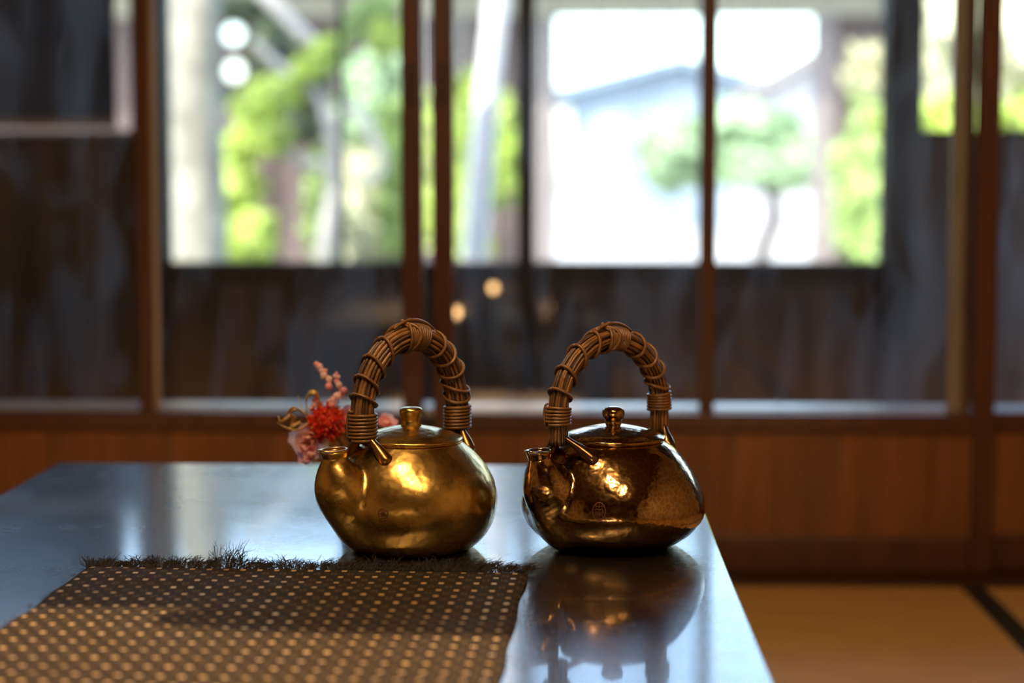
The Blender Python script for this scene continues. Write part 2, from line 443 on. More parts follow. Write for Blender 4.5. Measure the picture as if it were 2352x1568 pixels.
# ------------------------------------------------------------------ the table
tx0, tx1, ty0, ty1 = -.704, .1585, .72, 2.506
table = thing('low_table', ((tx0 + tx1) / 2, (ty0 + ty1) / 2, 0), 'low black lacquered table with a scratched glossy top', 'table')
box('table_top', tx0, tx1, ty0, ty1, TZ - .036, TZ, M_lacquer, table, .0018)
box('apron', tx0 + .07, tx1 - .07, ty0 + .07, ty0 + .095, TZ - .095, TZ - .036, M_lacquer, table, .003)
box('apron', tx0 + .07, tx1 - .07, ty1 - .095, ty1 - .07, TZ - .095, TZ - .036, M_lacquer, table, .003)
box('apron', tx0 + .07, tx0 + .095, ty0 + .095, ty1 - .095, TZ - .095, TZ - .036, M_lacquer, table, .003)
box('apron', tx1 - .095, tx1 - .07, ty0 + .095, ty1 - .095, TZ - .095, TZ - .036, M_lacquer, table, .003)
for a in (tx0 + .06, tx1 - .125):
    for b in (ty0 + .06, ty1 - .125):
        box('leg', a, a + .065, b, b + .065, .0008, TZ - .036, M_lacquer, table, .006)

# ------------------------------------------------------------------ table runner
def runner_mat():
    m = bpy.data.materials.new('woven_runner'); m.use_nodes = True
    N, L = nodes_of(m); b = N['Principled BSDF']
    b.inputs['Roughness'].default_value = .8; b.inputs['Specular IOR Level'].default_value = .08
    
    tc = N.new('ShaderNodeTexCoord'); sp = N.new('ShaderNodeSeparateXYZ'); L.new(tc.outputs['UV'], sp.inputs[0])
    def math_(op, a, bb=None):
        n = N.new('ShaderNodeMath'); n.operation = op
        for i, q in enumerate((a, bb)):
            if q is None: continue
            if isinstance(q, (int, float)): n.inputs[i].default_value = q
            else: L.new(q, n.inputs[i])
        return n.outputs[0]
    def cell(px, py, off, hw, hh, inner=None):
        u = math_('ADD', math_('DIVIDE', sp.outputs[0], px), off); v = math_('ADD', math_('DIVIDE', sp.outputs[1], py), off)
        du = math_('ABSOLUTE', math_('SUBTRACT', math_('FRACT', u), .5)); dv = math_('ABSOLUTE', math_('SUBTRACT', math_('FRACT', v), .5))
        msk = math_('MULTIPLY', math_('LESS_THAN', du, hw), math_('LESS_THAN', dv, hh))
        if inner:
            i2 = math_('MULTIPLY', math_('LESS_THAN', du, hw * inner), math_('LESS_THAN', dv, hh * inner))
            msk = math_('SUBTRACT', msk, i2)
        cmb = N.new('ShaderNodeCombineXYZ'); L.new(math_('FLOOR', u), cmb.inputs[0]); L.new(math_('FLOOR', v), cmb.inputs[1])
        wn = N.new('ShaderNodeTexWhiteNoise'); wn.noise_dimensions = '2D'; L.new(cmb.outputs[0], wn.inputs['Vector'])
        return msk, wn.outputs['Value']
    g, gv = cell(.0168, .0262, 0.0, .145, .105)
    o, ov = cell(.0168, .0262, .5, .17, .15, .6)
    nz = N.new('ShaderNodeTexNoise'); nz.inputs['Scale'].default_value = 900; L.new(tc.outputs['UV'], nz.inputs['Vector'])
    edge = math_('GREATER_THAN', math_('ADD', math_('MULTIPLY', gv, .6), math_('MULTIPLY', nz.outputs['Fac'], 1.0)), .42)
    lf = N.new('ShaderNodeTexNoise'); lf.inputs['Scale'].default_value = 16; lf.inputs['Detail'].default_value = 1; L.new(tc.outputs['UV'], lf.inputs['Vector'])
    lfr = N.new('ShaderNodeMapRange'); lfr.inputs['From Min'].default_value = .35; lfr.inputs['From Max'].default_value = .6; lfr.inputs['To Min'].default_value = .3; lfr.inputs['To Max'].default_value = 1
    L.new(lf.outputs['Fac'], lfr.inputs['Value'])
    g2 = math_('MULTIPLY', math_('MULTIPLY', g, edge), lfr.outputs[0])
    o2 = math_('MULTIPLY', o, math_('GREATER_THAN', nz.outputs['Fac'], .5))
    weave = N.new('ShaderNodeTexNoise'); weave.inputs['Scale'].default_value = 260; weave.inputs['Detail'].default_value = 2
    mpw = N.new('ShaderNodeMapping'); mpw.inputs['Scale'].default_value = (1, 5, 1); L.new(tc.outputs['UV'], mpw.inputs[0]); L.new(mpw.outputs[0], weave.inputs['Vector'])
    base = N.new('ShaderNodeMix'); base.data_type = 'RGBA'; base.inputs[6].default_value = (.018, .0138, .0095, 1); base.inputs[7].default_value = (.034, .0262, .0182, 1)
    L.new(weave.outputs['Fac'], base.inputs[0])
    m1 = N.new('ShaderNodeMix'); m1.data_type = 'RGBA'; m1.inputs[7].default_value = (.22, .16, .09, 1)
    L.new(math_('MULTIPLY', o2, .8), m1.inputs[0]); L.new(base.outputs[2], m1.inputs[6])
    m2 = N.new('ShaderNodeMix'); m2.data_type = 'RGBA'; m2.inputs[7].default_value = (.98, .70, .34, 1)
    L.new(g2, m2.inputs[0]); L.new(math_('MULTIPLY', g2, .95), b.inputs['Metallic']); L.new(math_('SUBTRACT', .8, math_('MULTIPLY', g2, .32)), b.inputs['Roughness']); L.new(m1.outputs[2], m2.inputs[6]); L.new(m2.outputs[2], b.inputs['Base Color'])
    bp = N.new('ShaderNodeBump'); bp.inputs['Strength'].default_value = .5; bp.inputs['Distance'].default_value = .0008
    L.new(weave.outputs['Fac'], bp.inputs['Height']); L.new(bp.outputs[0], b.inputs['Normal'])
    return m
M_runner = runner_mat()
M_thread = pmat('fringe_thread', (.011, .008, .007), .7, var=.4, vscale=200)
A = Vector((-.481, 1.808, TZ)); B = Vector((-.041, 1.795, TZ))
ex = (B - A).normalized(); ey = Vector((-ex.y, ex.x, 0)); RW = (B - A).length; RL = 1.0
runner = thing('table_runner', (A + B) / 2 - ey * RL / 2, 'dark woven table runner with gold square dots and a frayed back edge', 'table runner')
NX, NY = 60, 130; V = []; uv = []
for j in range(NY + 1):
    for i in range(NX + 1):
        s = i / NX; t = j / NY * RL
        wob = .0016 * math.sin(t * 31 + 3.2 * s) * math.sin(s * 5 + 1) + .001 * math.sin(t * 67 - s * 9)
        side = .0012 * math.sin(t * 40) if i in (0, NX) else 0
        p = A + ex * (s * RW + side) - ey * t
        V.append((p.x, p.y, TZ + .0042 + wob * .6 - .0022 * (1 if (i in (0, NX) or j == 0) else 0)))
        uv.append((s * RW, t))
n0 = len(V)
V += [(x, y, TZ + .0006) for x, y, z in V]; uv += uv
W1 = NX + 1; Fc = []
for j in range(NY):
    for i in range(NX):
        a = j * W1 + i; Fc.append([a, a + W1, a + W1 + 1, a + 1]); Fc.append([n0 + a, n0 + a + 1, n0 + a + W1 + 1, n0 + a + W1])
rim = [i for i in range(W1)] + [j * W1 + NX for j in range(1, NY + 1)] + [NY * W1 + i for i in range(NX - 1, -1, -1)] + [j * W1 for j in range(NY - 1, 0, -1)]
for a, b in zip(rim, rim[1:] + rim[:1]): Fc.append([a, b, b + n0, a + n0])
ro = mesh_obj('cloth', V, Fc, M_runner, runner, True)
ul = ro.data.uv_layers.new(name='weave')
for lp in ro.data.loops: ul.data[lp.index].uv = uv[lp.vertex_index]
# frayed fringe
mb = MB(); rr = random.Random(3)
nclump = 74
for c in range(nclump):
    s0 = (c + rr.uniform(-.3, .3)) / (nclump - 1)
    up = rr.uniform(.2, .75); 
    if .30 < s0 < .345: up = 1.15
    if .395 < s0 < .42: up = .25
    lean = rr.uniform(-.006, .008) + (.008 if s0 > .8 else 0)
    for k in range(rr.randint(26, 36)):
        s = s0 + rr.gauss(0, .004)
        if s < -.004 or s > 1.015: continue
        p0 = A + ex * (s * RW) + Vector((0, 0, rr.uniform(.001, .004))) - ey * .002
        ln = rr.uniform(.011, .021) * (1.2 if up > 1 else 1)
        d = ex * (lean + rr.gauss(0, .006)) + ey * ln * rr.uniform(.55, 1.0) + Vector((0, 0, ln * up * rr.uniform(.3, 1.0)))
        p3 = p0 + d; p1 = p0 + d * .35 + Vector((rr.gauss(0, .0016), 0, rr.uniform(.0, .004))); p2 = p0 + d * .7 + Vector((rr.gauss(0, .002), 0, rr.uniform(-.001, .004)))
        for q in (p1, p2, p3): q.z = max(q.z, TZ + .0006)
        mb.add(*tube_geo([p0, p1, p2, p3], [.00034, .00032, .00028, .0001], 3, False))
for k in range(46):   # loose threads along the left edge
    t = rr.uniform(0, .6); p0 = A - ey * t + Vector((0, 0, .0025)); d = ex * -rr.uniform(.002, .006) + ey * rr.gauss(0, .004)
    mb.add(*tube_geo([p0, p0 + d * .5 + Vector((0, 0, .001)), p0 + d], [.0003, .0003, .0001], 3, False))
fo = mesh_obj('fringe', mb.v, mb.f, M_thread, runner, True); fo['kind'] = 'stuff'
fo['label'] = 'frayed black thread fringe'

# ------------------------------------------------------------------ kettles
def surface_nets(Fd, org, h):
    S = Fd < 0; nx, ny, nz = Fd.shape
    sl = lambda o, n: slice(o, o + n - 1)
    cor = [(i, j, k) for i in (0, 1) for j in (0, 1) for k in (0, 1)]
    g = lambda Arr, c: Arr[sl(c[0], nx), sl(c[1], ny), sl(c[2], nz)]
    cnt = np.zeros((nx - 1, ny - 1, nz - 1)); pos = np.zeros((nx - 1, ny - 1, nz - 1, 3))
    for a in cor:
        for ax in range(3):
            if a[ax]: continue
            b = list(a); b[ax] = 1; b = tuple(b)
            fa, fb = g(Fd, a), g(Fd, b); m = g(S, a) != g(S, b)
            t = np.where(m, fa / np.where(m, fa - fb, 1), 0)
            for d in range(3):
                pos[..., d] += np.where(m, a[d] + (t if d == ax else 0), 0)
            cnt += m
    msk = cnt > 0; idx = -np.ones(msk.shape, int); idx[msk] = np.arange(msk.sum())
    ijk = np.argwhere(msk)
    V = (ijk + pos[msk] / cnt[msk][:, None]) * h + org
    faces = []
    for ax in range(3):
        o1, o2 = [(1, 2), (2, 0), (0, 1)][ax]
        a = [slice(None)] * 3; b = [slice(None)] * 3; a[ax] = slice(0, -1); b[ax] = slice(1, None)
        m = S[tuple(a)] != S[tuple(b)]
        e = np.argwhere(m); e = e[(e[:, o1] > 0) & (e[:, o2] > 0) & (e[:, o1] < idx.shape[o1]) & (e[:, o2] < idx.shape[o2])]
        def at(d1, d2):
            q = e.copy(); q[:, o1] -= d1; q[:, o2] -= d2; return idx[q[:, 0], q[:, 1], q[:, 2]]
        Q = np.stack([at(1, 1), at(0, 1), at(0, 0), at(1, 0)], 1)
        inside = S[e[:, 0], e[:, 1], e[:, 2]]
        Q[~inside] = Q[~inside][:, ::-1]
        faces.append(Q)
    return V, np.vstack(faces)

def kettle_body(prof, spout, cut, mouth, h=.0014, k=.006):
    pr = spline(prof, 160)                       # (z, r)
    x = np.arange(-.108, .130, h); y = np.arange(-.108, .108, h); z = np.arange(-.006, .130, h)
    # 2-D distance table in (r, z)
    rt = np.arange(0, .17, .001); zt = z
    seg_a = np.vstack([[pr[0, 0], 0], pr, [pr[-1, 0], 0]])[:-1]; seg_b = np.vstack([[pr[0, 0], 0], pr, [pr[-1, 0], 0]])[1:]
    ZZ, RR = np.meshgrid(zt, rt, indexing='ij'); pt = np.stack([ZZ.ravel(), RR.ravel()], 1)
    dm = np.full(len(pt), 9.)
    for a, b in zip(seg_a, seg_b):
        ab = b - a; L2 = ab @ ab
        if L2 < 1e-14: continue
        t = np.clip(((pt - a) @ ab) / L2, 0, 1); q = a + t[:, None] * ab
        dm = np.minimum(dm, np.hypot(*(pt - q).T))
    Rz = np.interp(pt[:, 0], pr[:, 0], pr[:, 1], left=-1, right=-1)
    sd = np.where(pt[:, 1] < Rz, -dm, dm).reshape(len(zt), len(rt))
    X, Y = np.meshgrid(x, y, indexing='ij'); r = np.hypot(X, Y)
    Fd = np.empty((len(x), len(y), len(z)))
    for kz in range(len(z)): Fd[:, :, kz] = np.interp(r, rt, sd[kz])
    X3, Y3, Z3 = np.meshgrid(x, y, z, indexing='ij')
    def chain(pts, n, yscale=1.0):
        D = np.full(X3.shape, 9.)
        for (cx, cz, cr) in spline(pts, n):
            D = np.minimum(D, np.sqrt((X3 - cx) ** 2 + (Y3 * yscale) ** 2 + (Z3 - cz) ** 2) - cr)
        return D
    sp = chain(spout, 34)
    mx, mz, tilt = mouth
    nrm = (math.sin(tilt), math.cos(tilt))
    pl = (X3 - mx) * nrm[0] + (Z3 - mz) * nrm[1]
    sp = np.maximum(sp, pl)
    hh = np.clip(.5 + .5 * (Fd - sp) / k, 0, 1)
    U = Fd * (1 - hh) + sp * hh - k * hh * (1 - hh)
    U = np.maximum(U, -Z3)                        # flat foot on the table
    U = np.maximum(U, -chain(cut, 14))
    return surface_nets(U, np.array([x[0], y[0], z[0]]), h)

def radius_fn(prof):
    pr = spline(prof, 200)
    return lambda z: float(np.interp(z, pr[:, 0], pr[:, 1]))

def kettle(name, label, cfg):
    K = thing(name, (0, 0, 0), label, 'kettle')
    V, Fq = kettle_body(cfg['prof'], cfg['spout'], cfg['cut'], cfg['mouth'])
    mesh_obj('body', V, Fq.tolist(), cfg['mat'], K, True)
    Rf = radius_fn(cfg['prof'])
    # lid
    zr, rl = cfg['lid_z'], cfg['lid_r']
    lid = mesh_obj('lid', *lathe_geo([(rl - .006, zr - .003), (rl - .0015, zr - .0026), (rl, zr - .001), (rl + .0004, zr + .0005), (rl - .0006, zr + .0022), (rl - .003, zr + .0028)] +
        [(rl * q, zr + .0028 + cfg['lid_h'] * (1 - q ** 1.7)) for q in (.9, .8, .68, .55, .42, .3, .2, .1, .02)], 72), cfg['lidmat'], K, True)
    kz = zr + .0028 + cfg['lid_h'] - .0012
    mesh_obj('knob', *lathe_geo([(r_, kz + z_) for r_, z_ in cfg['knob']], 40), cfg['lidmat'], lid, True)
    # a tiny steam hole
    sh = lathe_geo([(.0012, 0), (.0012, .0004)], 10, (rl * .62 * math.cos(cfg['hole']), rl * .62 * math.sin(cfg['hole']), zr + .0026 + cfg['lid_h'] * (1 - .62 ** 1.7)))
    mesh_obj('steam_hole', *sh, M_iron, lid)
    # rim of the spout mouth, drawn to a point
    mx, mz, tilt = cfg['mouth']; pts = []
    for i in range(48):
        a = 2 * math.pi * i / 48
        R_ = cfg['lip'] * (1 + .22 * max(0, math.cos(a)) ** 5)
        lx = R_ * math.cos(a); ly = R_ * math.sin(a) * .93
        pts.append((mx + lx * math.cos(tilt), ly, mz + .0004 - lx * math.sin(tilt) + .0016 * max(0, math.cos(a)) ** 3))
    v = []; f = []; sg = 8
    c0 = Vector((mx, 0, mz))
    for p in pts:
        p = Vector(p); o = (p - c0); o.z = 0; o.normalize()
        for k in range(sg):
            a = 2 * math.pi * k / sg
            v.append(p + o * (math.cos(a) * .0019) + Vector((0, 0, math.sin(a) * .0011)))
    for i in range(48):
        for k in range(sg):
            f.append([i * sg + k, ((i + 1) % 48) * sg + k, ((i + 1) % 48) * sg + (k + 1) % sg, i * sg + (k + 1) % sg])
    mesh_obj('spout_lip', v, f, cfg['mat'], K, True)
    # arched handle
    a_, zs, zb, b_, off, br = cfg['arch']        # half width, spring height, foot height, rise, centre offset, bundle radius
    path = [(a_ + off, 0, zb)] + [(a_ + off, 0, zb + (zs - zb) * q) for q in (.33, .66)]
    path += [(off + a_ * math.cos(t), 0, zs + b_ * math.sin(t)) for t in np.linspace(0, math.pi, 33)]
    path += [(-a_ + off, 0, zb + (zs - zb) * q) for q in (.66, .33, 0)]
    path = [Vector(p) for p in path]
    cum = [0]
    for p, q in zip(path, path[1:]): cum.append(cum[-1] + (q - p).length)
    Ltot = cum[-1]
    def at(s):                                     # point, tangent, in-plane normal (outwards), binormal
        d = s * Ltot; i = min(max(int(np.searchsorted(cum, d)) - 1, 0), len(path) - 2)
        t = (d - cum[i]) / (cum[i + 1] - cum[i]); p = path[i].lerp(path[i + 1], t)
        T0 = (path[min(i + 1, len(path) - 1)] - path[max(i - 0, 0)]).normalized()
        T1 = (path[min(i + 2, len(path) - 1)] - path[min(i + 1, len(path) - 2)]).normalized()
        T = T0.lerp(T1, t).normalized(); Bn = Vector((0, 1, 0)); Nn = T.cross(Bn) * -1
        if Nn.dot(p - Vector((off, 0, zs - .03))) < 0: Nn = -Nn
        return p, T, Nn, Bn
    st = random.Random(cfg['seed'])
    ss = np.linspace(0.0, 1.0, 46)
    core = tube_geo([at(s)[0] for s in ss], br * .74, 12)
    H = mesh_obj('handle', *core, M_reed2, K, True); H['label'] = 'arched handle of bundled vine stems'
    nr = cfg['reeds']
    for i in range(nr):
        ang0 = 2 * math.pi * i / nr; ph = st.uniform(0, 6.28); rr_ = st.uniform(.80, 1.08) * math.pi * br * .80 / nr * .96
        pts = []; rad = []
        for s in ss:
            p, T, Nn, Bn = at(s)
            an = ang0 + .10 * math.sin(s * 7 + ph) + .05 * math.sin(s * 19 + ph * 2) + cfg.get('twist', 0) * (s - .5)
            q = br * (.80 + .045 * math.sin(s * 11 + ph * 3))
            if s < .10 or s > .90: q *= .93
            pts.append(p + Nn * (math.cos(an) * q) + Bn * (math.sin(an) * q)); rad.append(rr_ * (1 + .08 * math.sin(s * 23 + ph)))
        mesh_obj('reed', *tube_geo(pts, rad, 8), M_reed if i % 3 else M_reed2, H, True)
    def ring(s, tilt_n, tilt_b, rad, R_, mat=M_bind, parent=H, name='binding_turn', full=1.0, start=0.0):
        p, T, Nn, Bn = at(s); pts = []
        n = 30
        for k in range(int(n * full) + 1):
            a = start + 2 * math.pi * k / n
            q = R_ * (1 + .015 * math.sin(3 * a + s * 50))
            ds = (tilt_n * math.cos(a) + tilt_b * math.sin(a)) / Ltot
            p2, T2, N2, B2 = at(min(max(s + ds, 0), 1))
            pts.append(p2 + N2 * (math.cos(a) * q) + B2 * (math.sin(a) * q))
        return mesh_obj(name, *tube_geo(pts, rad, 7), mat, parent, True)
    for (s, tn, tb) in cfg['rings']:
        ring(s, tn, tb, .0018, br * 1.03 + .0007)
    def coil(s0, s1, turns, rad, R_, name):
        pts = []
        n = int(turns * 22)
        for k in range(n + 1):
            u = k / n; p, T, Nn, Bn = at(s0 + (s1 - s0) * u); a = 2 * math.pi * turns * u
            pts.append(p + Nn * (math.cos(a) * R_) + Bn * (math.sin(a) * R_))
        mesh_obj(name, *tube_geo(pts, rad, 7), M_bind, H, True)
    for (s0, s1, turns, rad) in cfg['coils']:
        coil(s0, s1, turns, rad, br * 1.0 + rad * .6, 'binding_coil')
    # knotted tie at the crown
    c = cfg['crown']
    ring(c - .035, .002, .012, .0019, br * 1.1 + .001, name='crown_tie')
    ring(c - .022, .002, -.003, .0017, br * 1.1 + .0008, name='crown_tie')
    pts = []
    for u in np.linspace(-1, 1, 20):
        p, T, Nn, Bn = at(c + .012 + u * .085)
        pts.append(p + Nn * (br * 1.12 + .0032 * (1 - u * u) + .0004) + Bn * (-.004 * u))
    mesh_obj('crown_tie', *tube_geo(pts, .0017, 7), M_bind, H, True)
    for sgn in (-1, 1):
        p, T, Nn, Bn = at(c - .02 + .012 * sgn); q = p + Nn * (br * 1.12 + .0036)
        v = []; f = []
        mesh_obj('knot', *lathe_geo([(.0006, -.0022), (.0021, -.0012), (.0026, 0), (.0021, .0012), (.0006, .0022)], 10, tuple(q)), M_bind, H, True)
    # vertical lashing strand beside the front coil
    pts = []
    for u in np.linspace(0, 1, 10):
        p, T, Nn, Bn = at(cfg['coils'][0][0] - .006 + u * (cfg['coils'][0][1] - cfg['coils'][0][0] + .014))
        e_ = math.sin(math.pi * u) ** .3 * .0034; pts.append(p + (Nn * .74 - Bn * .67) * (br + e_))
    mesh_obj('lashing', *tube_geo(pts, .0013, 6), M_bind, H, True)
    # splayed metal brackets that carry the handle
    for (sx, tmax) in ((1, .037), (-1, .022)):
        for sb in (-1, 1):
            foot = Vector((off * .6 + sx * (a_ - .001), sb * .006, zb + .009))
            zt_ = .0975; rb = Rf(zt_) - .0040; tb = sb * tmax; sxp = sx * math.sqrt(max(rb * rb - tb * tb, .0004))
            end = Vector((sxp, tb, zt_ - .0020))
            mid = foot.lerp(end, .5) + Vector((0, 0, .0012))
            pts = spline([foot, foot.lerp(end, .3) + Vector((0, 0, .0008)), mid, foot.lerp(end, .8) + Vector((0, 0, .0010)), end], 14)
            rad = [.0036, .0037, .0039, .0042, .0046, .0051, .0057, .0063, .0069, .0074, .0076, .0070, .0052, .0014]
            mesh_obj('handle_bracket', *tube_geo([Vector(p) for p in pts], rad, 14, True, .9), cfg['brmat'], K, True)
    # maker's stamp, raised on the belly
    az0, z0, strokes = cfg['stamp']; mbs = MB()
    for pl in strokes:
        pl = spline(pl, max(6, 5 * len(pl))) if len(pl) > 2 else np.array([np.array(pl[0]) + (np.array(pl[1]) - np.array(pl[0])) * q for q in np.linspace(0, 1, 6)])
        pts = []
        for (a, b) in pl:
            z = z0 + b * .001; R_ = Rf(z) + .0002; an = az0 + a * .001 / R_
            pts.append(Vector((R_ * math.cos(an), R_ * math.sin(an), z)))
        mbs.add(*tube_geo(pts, .00046, 5))
    so = mesh_obj('maker_stamp', mbs.v, mbs.f, M_stamp, K, True)
    so['label'] = cfg['stamp_label']
    return K

circ = lambda cx, cy, rx, ry, n=24, a0=0, a1=2 * math.pi: [(cx + rx * math.cos(t), cy + ry * math.sin(t)) for t in np.linspace(a0, a1, n)]
PSI = math.radians(42)
ROTZ = math.pi + PSI              # local +x (spout) points to the left and towards the viewer
def az_local(dx, dy, rot): return math.atan2(dy, dx) - rot

K1 = dict(mat=M_gold, lidmat=M_gold, brmat=M_bracket1, seed=5,
    prof=[(0, .0600), (.003, .0665), (.010, .0745), (.018, .0810), (.032, .0880), (.050, .0913), (.068, .0887), (.084, .0812), (.098, .0700), (.108, .0590), (.113, .0530)],
    spout=[(.056, .041, .0380), (.076, .057, .0325), (.0885, .070, .0285), (.0940, .083, .0225), (.0965, .093, .0168), (.0975, .101, .0138), (.0982, .107, .0130), (.0987, .113, .0148), (.0990, .118, .0158)],
    cut=[(.0955, .092, .0085), (.0972, .102, .0098), (.0982, .109, .0108), (.0987, .1135, .0124), (.099, .119, .0135)],
    mouth=(.0985, .1125, .05), lip=.0138, lid_z=.1155, lid_r=.0545, lid_h=.0125, hole=az_local(-.6, -.5, math.pi + PSI),
    knob=[(.0110, 0), (.0108, .002), (.0098, .004), (.0100, .007), (.0114, .0105), (.0122, .014), (.0122, .0165), (.0112, .0185), (.0085, .0196), (.004, .0200), (.0005, .0201)],
    arch=(.0622, .146, .117, .0775, .000, .0128), reeds=15, twist=.25,
    rings=[(.155, .005, .002), (.215, .006, .002), (.285, .006, .0025), (.36, .006, .002), (.615, -.004, .006), (.675, -.004, .007), (.745, -.003, .006), (.815, .004, .006), (.855, -.003, .006)],
    coils=[(.010, .115, 8, .0018), (.895, .985, 7, .0018), (.475, .565, 11, .00125)], crown=.50,
    stamp=(az_local(-.0206, -.0868, ROTZ), .0517, [circ(0, 0, 5, 5), [(-3, 2), (0, 3.6), (3, 2)], [(-3.4, -1), (-1, 1), (-2, -3)], [(3.4, -1), (1, 1), (2, -3)], [(0, 3.4), (0, -3.4)], [(-2, 0), (0, -1.5), (2, 0)],
           [(-3, -7), (-.6, -7)], [(-1.8, -6.3), (-1.8, -9.4)], [(-3, -8.2), (-.6, -8.2)], [(.8, -6.8), (3.2, -6.8)], [(.9, -9.2), (3.2, -9.2)], [(2, -6.4), (2, -9.2)]]),
    stamp_label='small round maker stamp with two characters beneath')
K2 = dict(mat=M_brown, lidmat=M_brown, brmat=M_bracket2, seed=11,
    prof=[(0, .0580), (.003, .0665), (.009, .0770), (.016, .0860), (.027, .0945), (.041, .0983), (.058, .0948), (.075, .0868), (.090, .0770), (.101, .0680), (.108, .0590), (.112, .0530)],
    spout=[(.058, .035, .0375), (.079, .053, .0308), (.0905, .067, .0272), (.0970, .080, .0215), (.1005, .090, .0160), (.1025, .098, .0133), (.1037, .104, .0124), (.1045, .110, .0140), (.1050, .115, .015)],
    cut=[(.1005, .090, .0080), (.1028, .100, .0092), (.1038, .106, .0102), (.1045, .1105, .0118), (.105, .116, .013)],
    mouth=(.1043, .1095, .045), lip=.0132, lid_z=.1145, lid_r=.0555, lid_h=.0120, hole=az_local(-.6, -.5, math.pi + PSI),
    knob=[(.0088, 0), (.0082, .0025), (.0078, .004), (.0092, .0055), (.0112, .0085), (.0121, .0120), (.0116, .0155), (.0096, .0180), (.0062, .0193), (.003, .0197), (.0005, .0198)],
    arch=(.0735, .146, .113, .0745, .005, .0112), reeds=16, twist=-.3,
    rings=[(.175, .004, .002), (.245, .005, .002), (.325, .006, .0025), (.405, .006, .002), (.62, -.004, .006), (.69, -.004, .007), (.755, -.003, .006), (.815, .004, .005)],
    coils=[(.075, .135, 5.5, .0018), (.85, .915, 6, .0017), (.475, .565, 12, .00115)], crown=.50,
    stamp=(az_local(-.0163, -.0945, ROTZ), .0517, [circ(0, 0, 6.8, 9), circ(0, 0, 6.3, 8.5), [(-4.5, 5), (4.5, 5)], [(0, 7.6), (0, 1)], [(-3, 3), (-3, 6.5)], [(3, 3), (3, 6.5)], [(-5, 1), (-2, 2.4), (0, 1), (2, 2.4), (5, 1)],
           [(-5, -1), (-3.2, 0), (-4, -4.5), (-5, -5)], [(-2.4, 0), (-2.4, -6.5)], [(-1, 0), (-1, -7.5)], [(.6, 0), (.6, -7.5)], [(2.2, 0), (2.2, -6.5)], [(5, -1), (3.4, 0), (4, -4.5), (5, -5)], [(-2.4, -3), (2.2, -3)]]),
    stamp_label='oval maker stamp in seal characters')
k1 = kettle('bronze_kettle', 'golden bronze kettle with arched vine handle, left of the two, in front of the flowers', K1)
k1.location = (-.1671, 1.930, TZ + .0002); k1.rotation_euler = (0, 0, ROTZ)
k2 = kettle('copper_kettle', 'darker brown copper kettle with oval seal and round knob, nearest the table edge', K2)
k2.location = (.0464, 1.955, TZ + .0002); k2.rotation_euler = (0, 0, ROTZ)

# ------------------------------------------------------------------ flower arrangement behind the golden kettle
YFl = 2.105
M_red = pmat('red_petal', (.80, .055, .022), .6, var=.35, vscale=120)
M_pink = pmat('pink_petal', (.97, .68, .66), .65, var=.18, vscale=40)
M_pink2 = pmat('deep_pink_petal', (.93, .43, .48), .65, var=.25, vscale=60)
M_goldr = pmat('gold_ribbon_paint', (.82, .58, .20), .4, metal=.35, var=.2, vscale=40)
for _m in (M_red, M_pink, M_pink2):
    N, L = nodes_of(_m); _b = N['Principled BSDF']; _t = N.new('ShaderNodeBsdfTranslucent'); _x = N.new('ShaderNodeMixShader'); _x.inputs[0].default_value = .5
    _t.inputs[0].default_value = (*{'red_petal': (.85, .10, .04), 'pink_petal': (1, .74, .72), 'deep_pink_petal': (1, .5, .54)}[_m.name], 1)
    L.new(_b.outputs[0], _x.inputs[1]); L.new(_t.outputs[0], _x.inputs[2]); L.new(_x.outputs[0], N['Material Output'].inputs[0])
M_stem = pmat('brown_stem', (.16, .10, .04), .7)
M_vase = pmat('dark_vase_glaze', (.03, .022, .018), .25)
M_tip = pmat('gold_tip', (.85, .55, .15), .4, metal=.5)
base = P(835, 1040, YFl); base.z = TZ
fl = thing('flower_arrangement', base, 'small arrangement of pink and red flowers with curled gold ribbon behind the left kettle', 'flowers')
mesh_obj('vase', *lathe_geo([(.022, .0003), (.026, .004), (.028, .02), (.025, .045), (.018, .058), (.020, .064), (.017, .064), (.015, .056), (.012, .04)], 32, tuple(base)), M_vase, fl, True)
mouth = Vector((base.x, base.y, base.z + .06))
def petal_geo(c, axis, up, L_, W_, curl, seed):
    st = random.Random(seed); axis = Vector(axis).normalized(); up = Vector(up); up = (up - axis * up.dot(axis)).normalized(); sd = axis.cross(up)
    v = []; f = []; n, m = 6, 5
    for i in range(n):
        t = i / (n - 1); w = W_ * (math.sin(math.pi * (.12 + .76 * t)) ** .8)
        for j in range(m):
            s = j / (m - 1) * 2 - 1
            z = curl * L_ * t * t + .10 * W_ * math.sin(s * 4 + seed) * t + .25 * W_ * s * s
            v.append(Vector(c) + axis * (L_ * t) + sd * (w * s) + up * z)
    for i in range(n - 1):
        for j in range(m - 1):
            a = i * m + j; f.append([a, a + 1, a + m + 1, a + m])
    return v, f
def flower_stem(to, rad=.0013):
    to = Vector(to); m = mouth.lerp(to, .5) + Vector((0, .01, -.008))
    return tube_geo([Vector(p) for p in spline([mouth - Vector((0, 0, .03)), mouth, m, to], 12)], rad, 6)
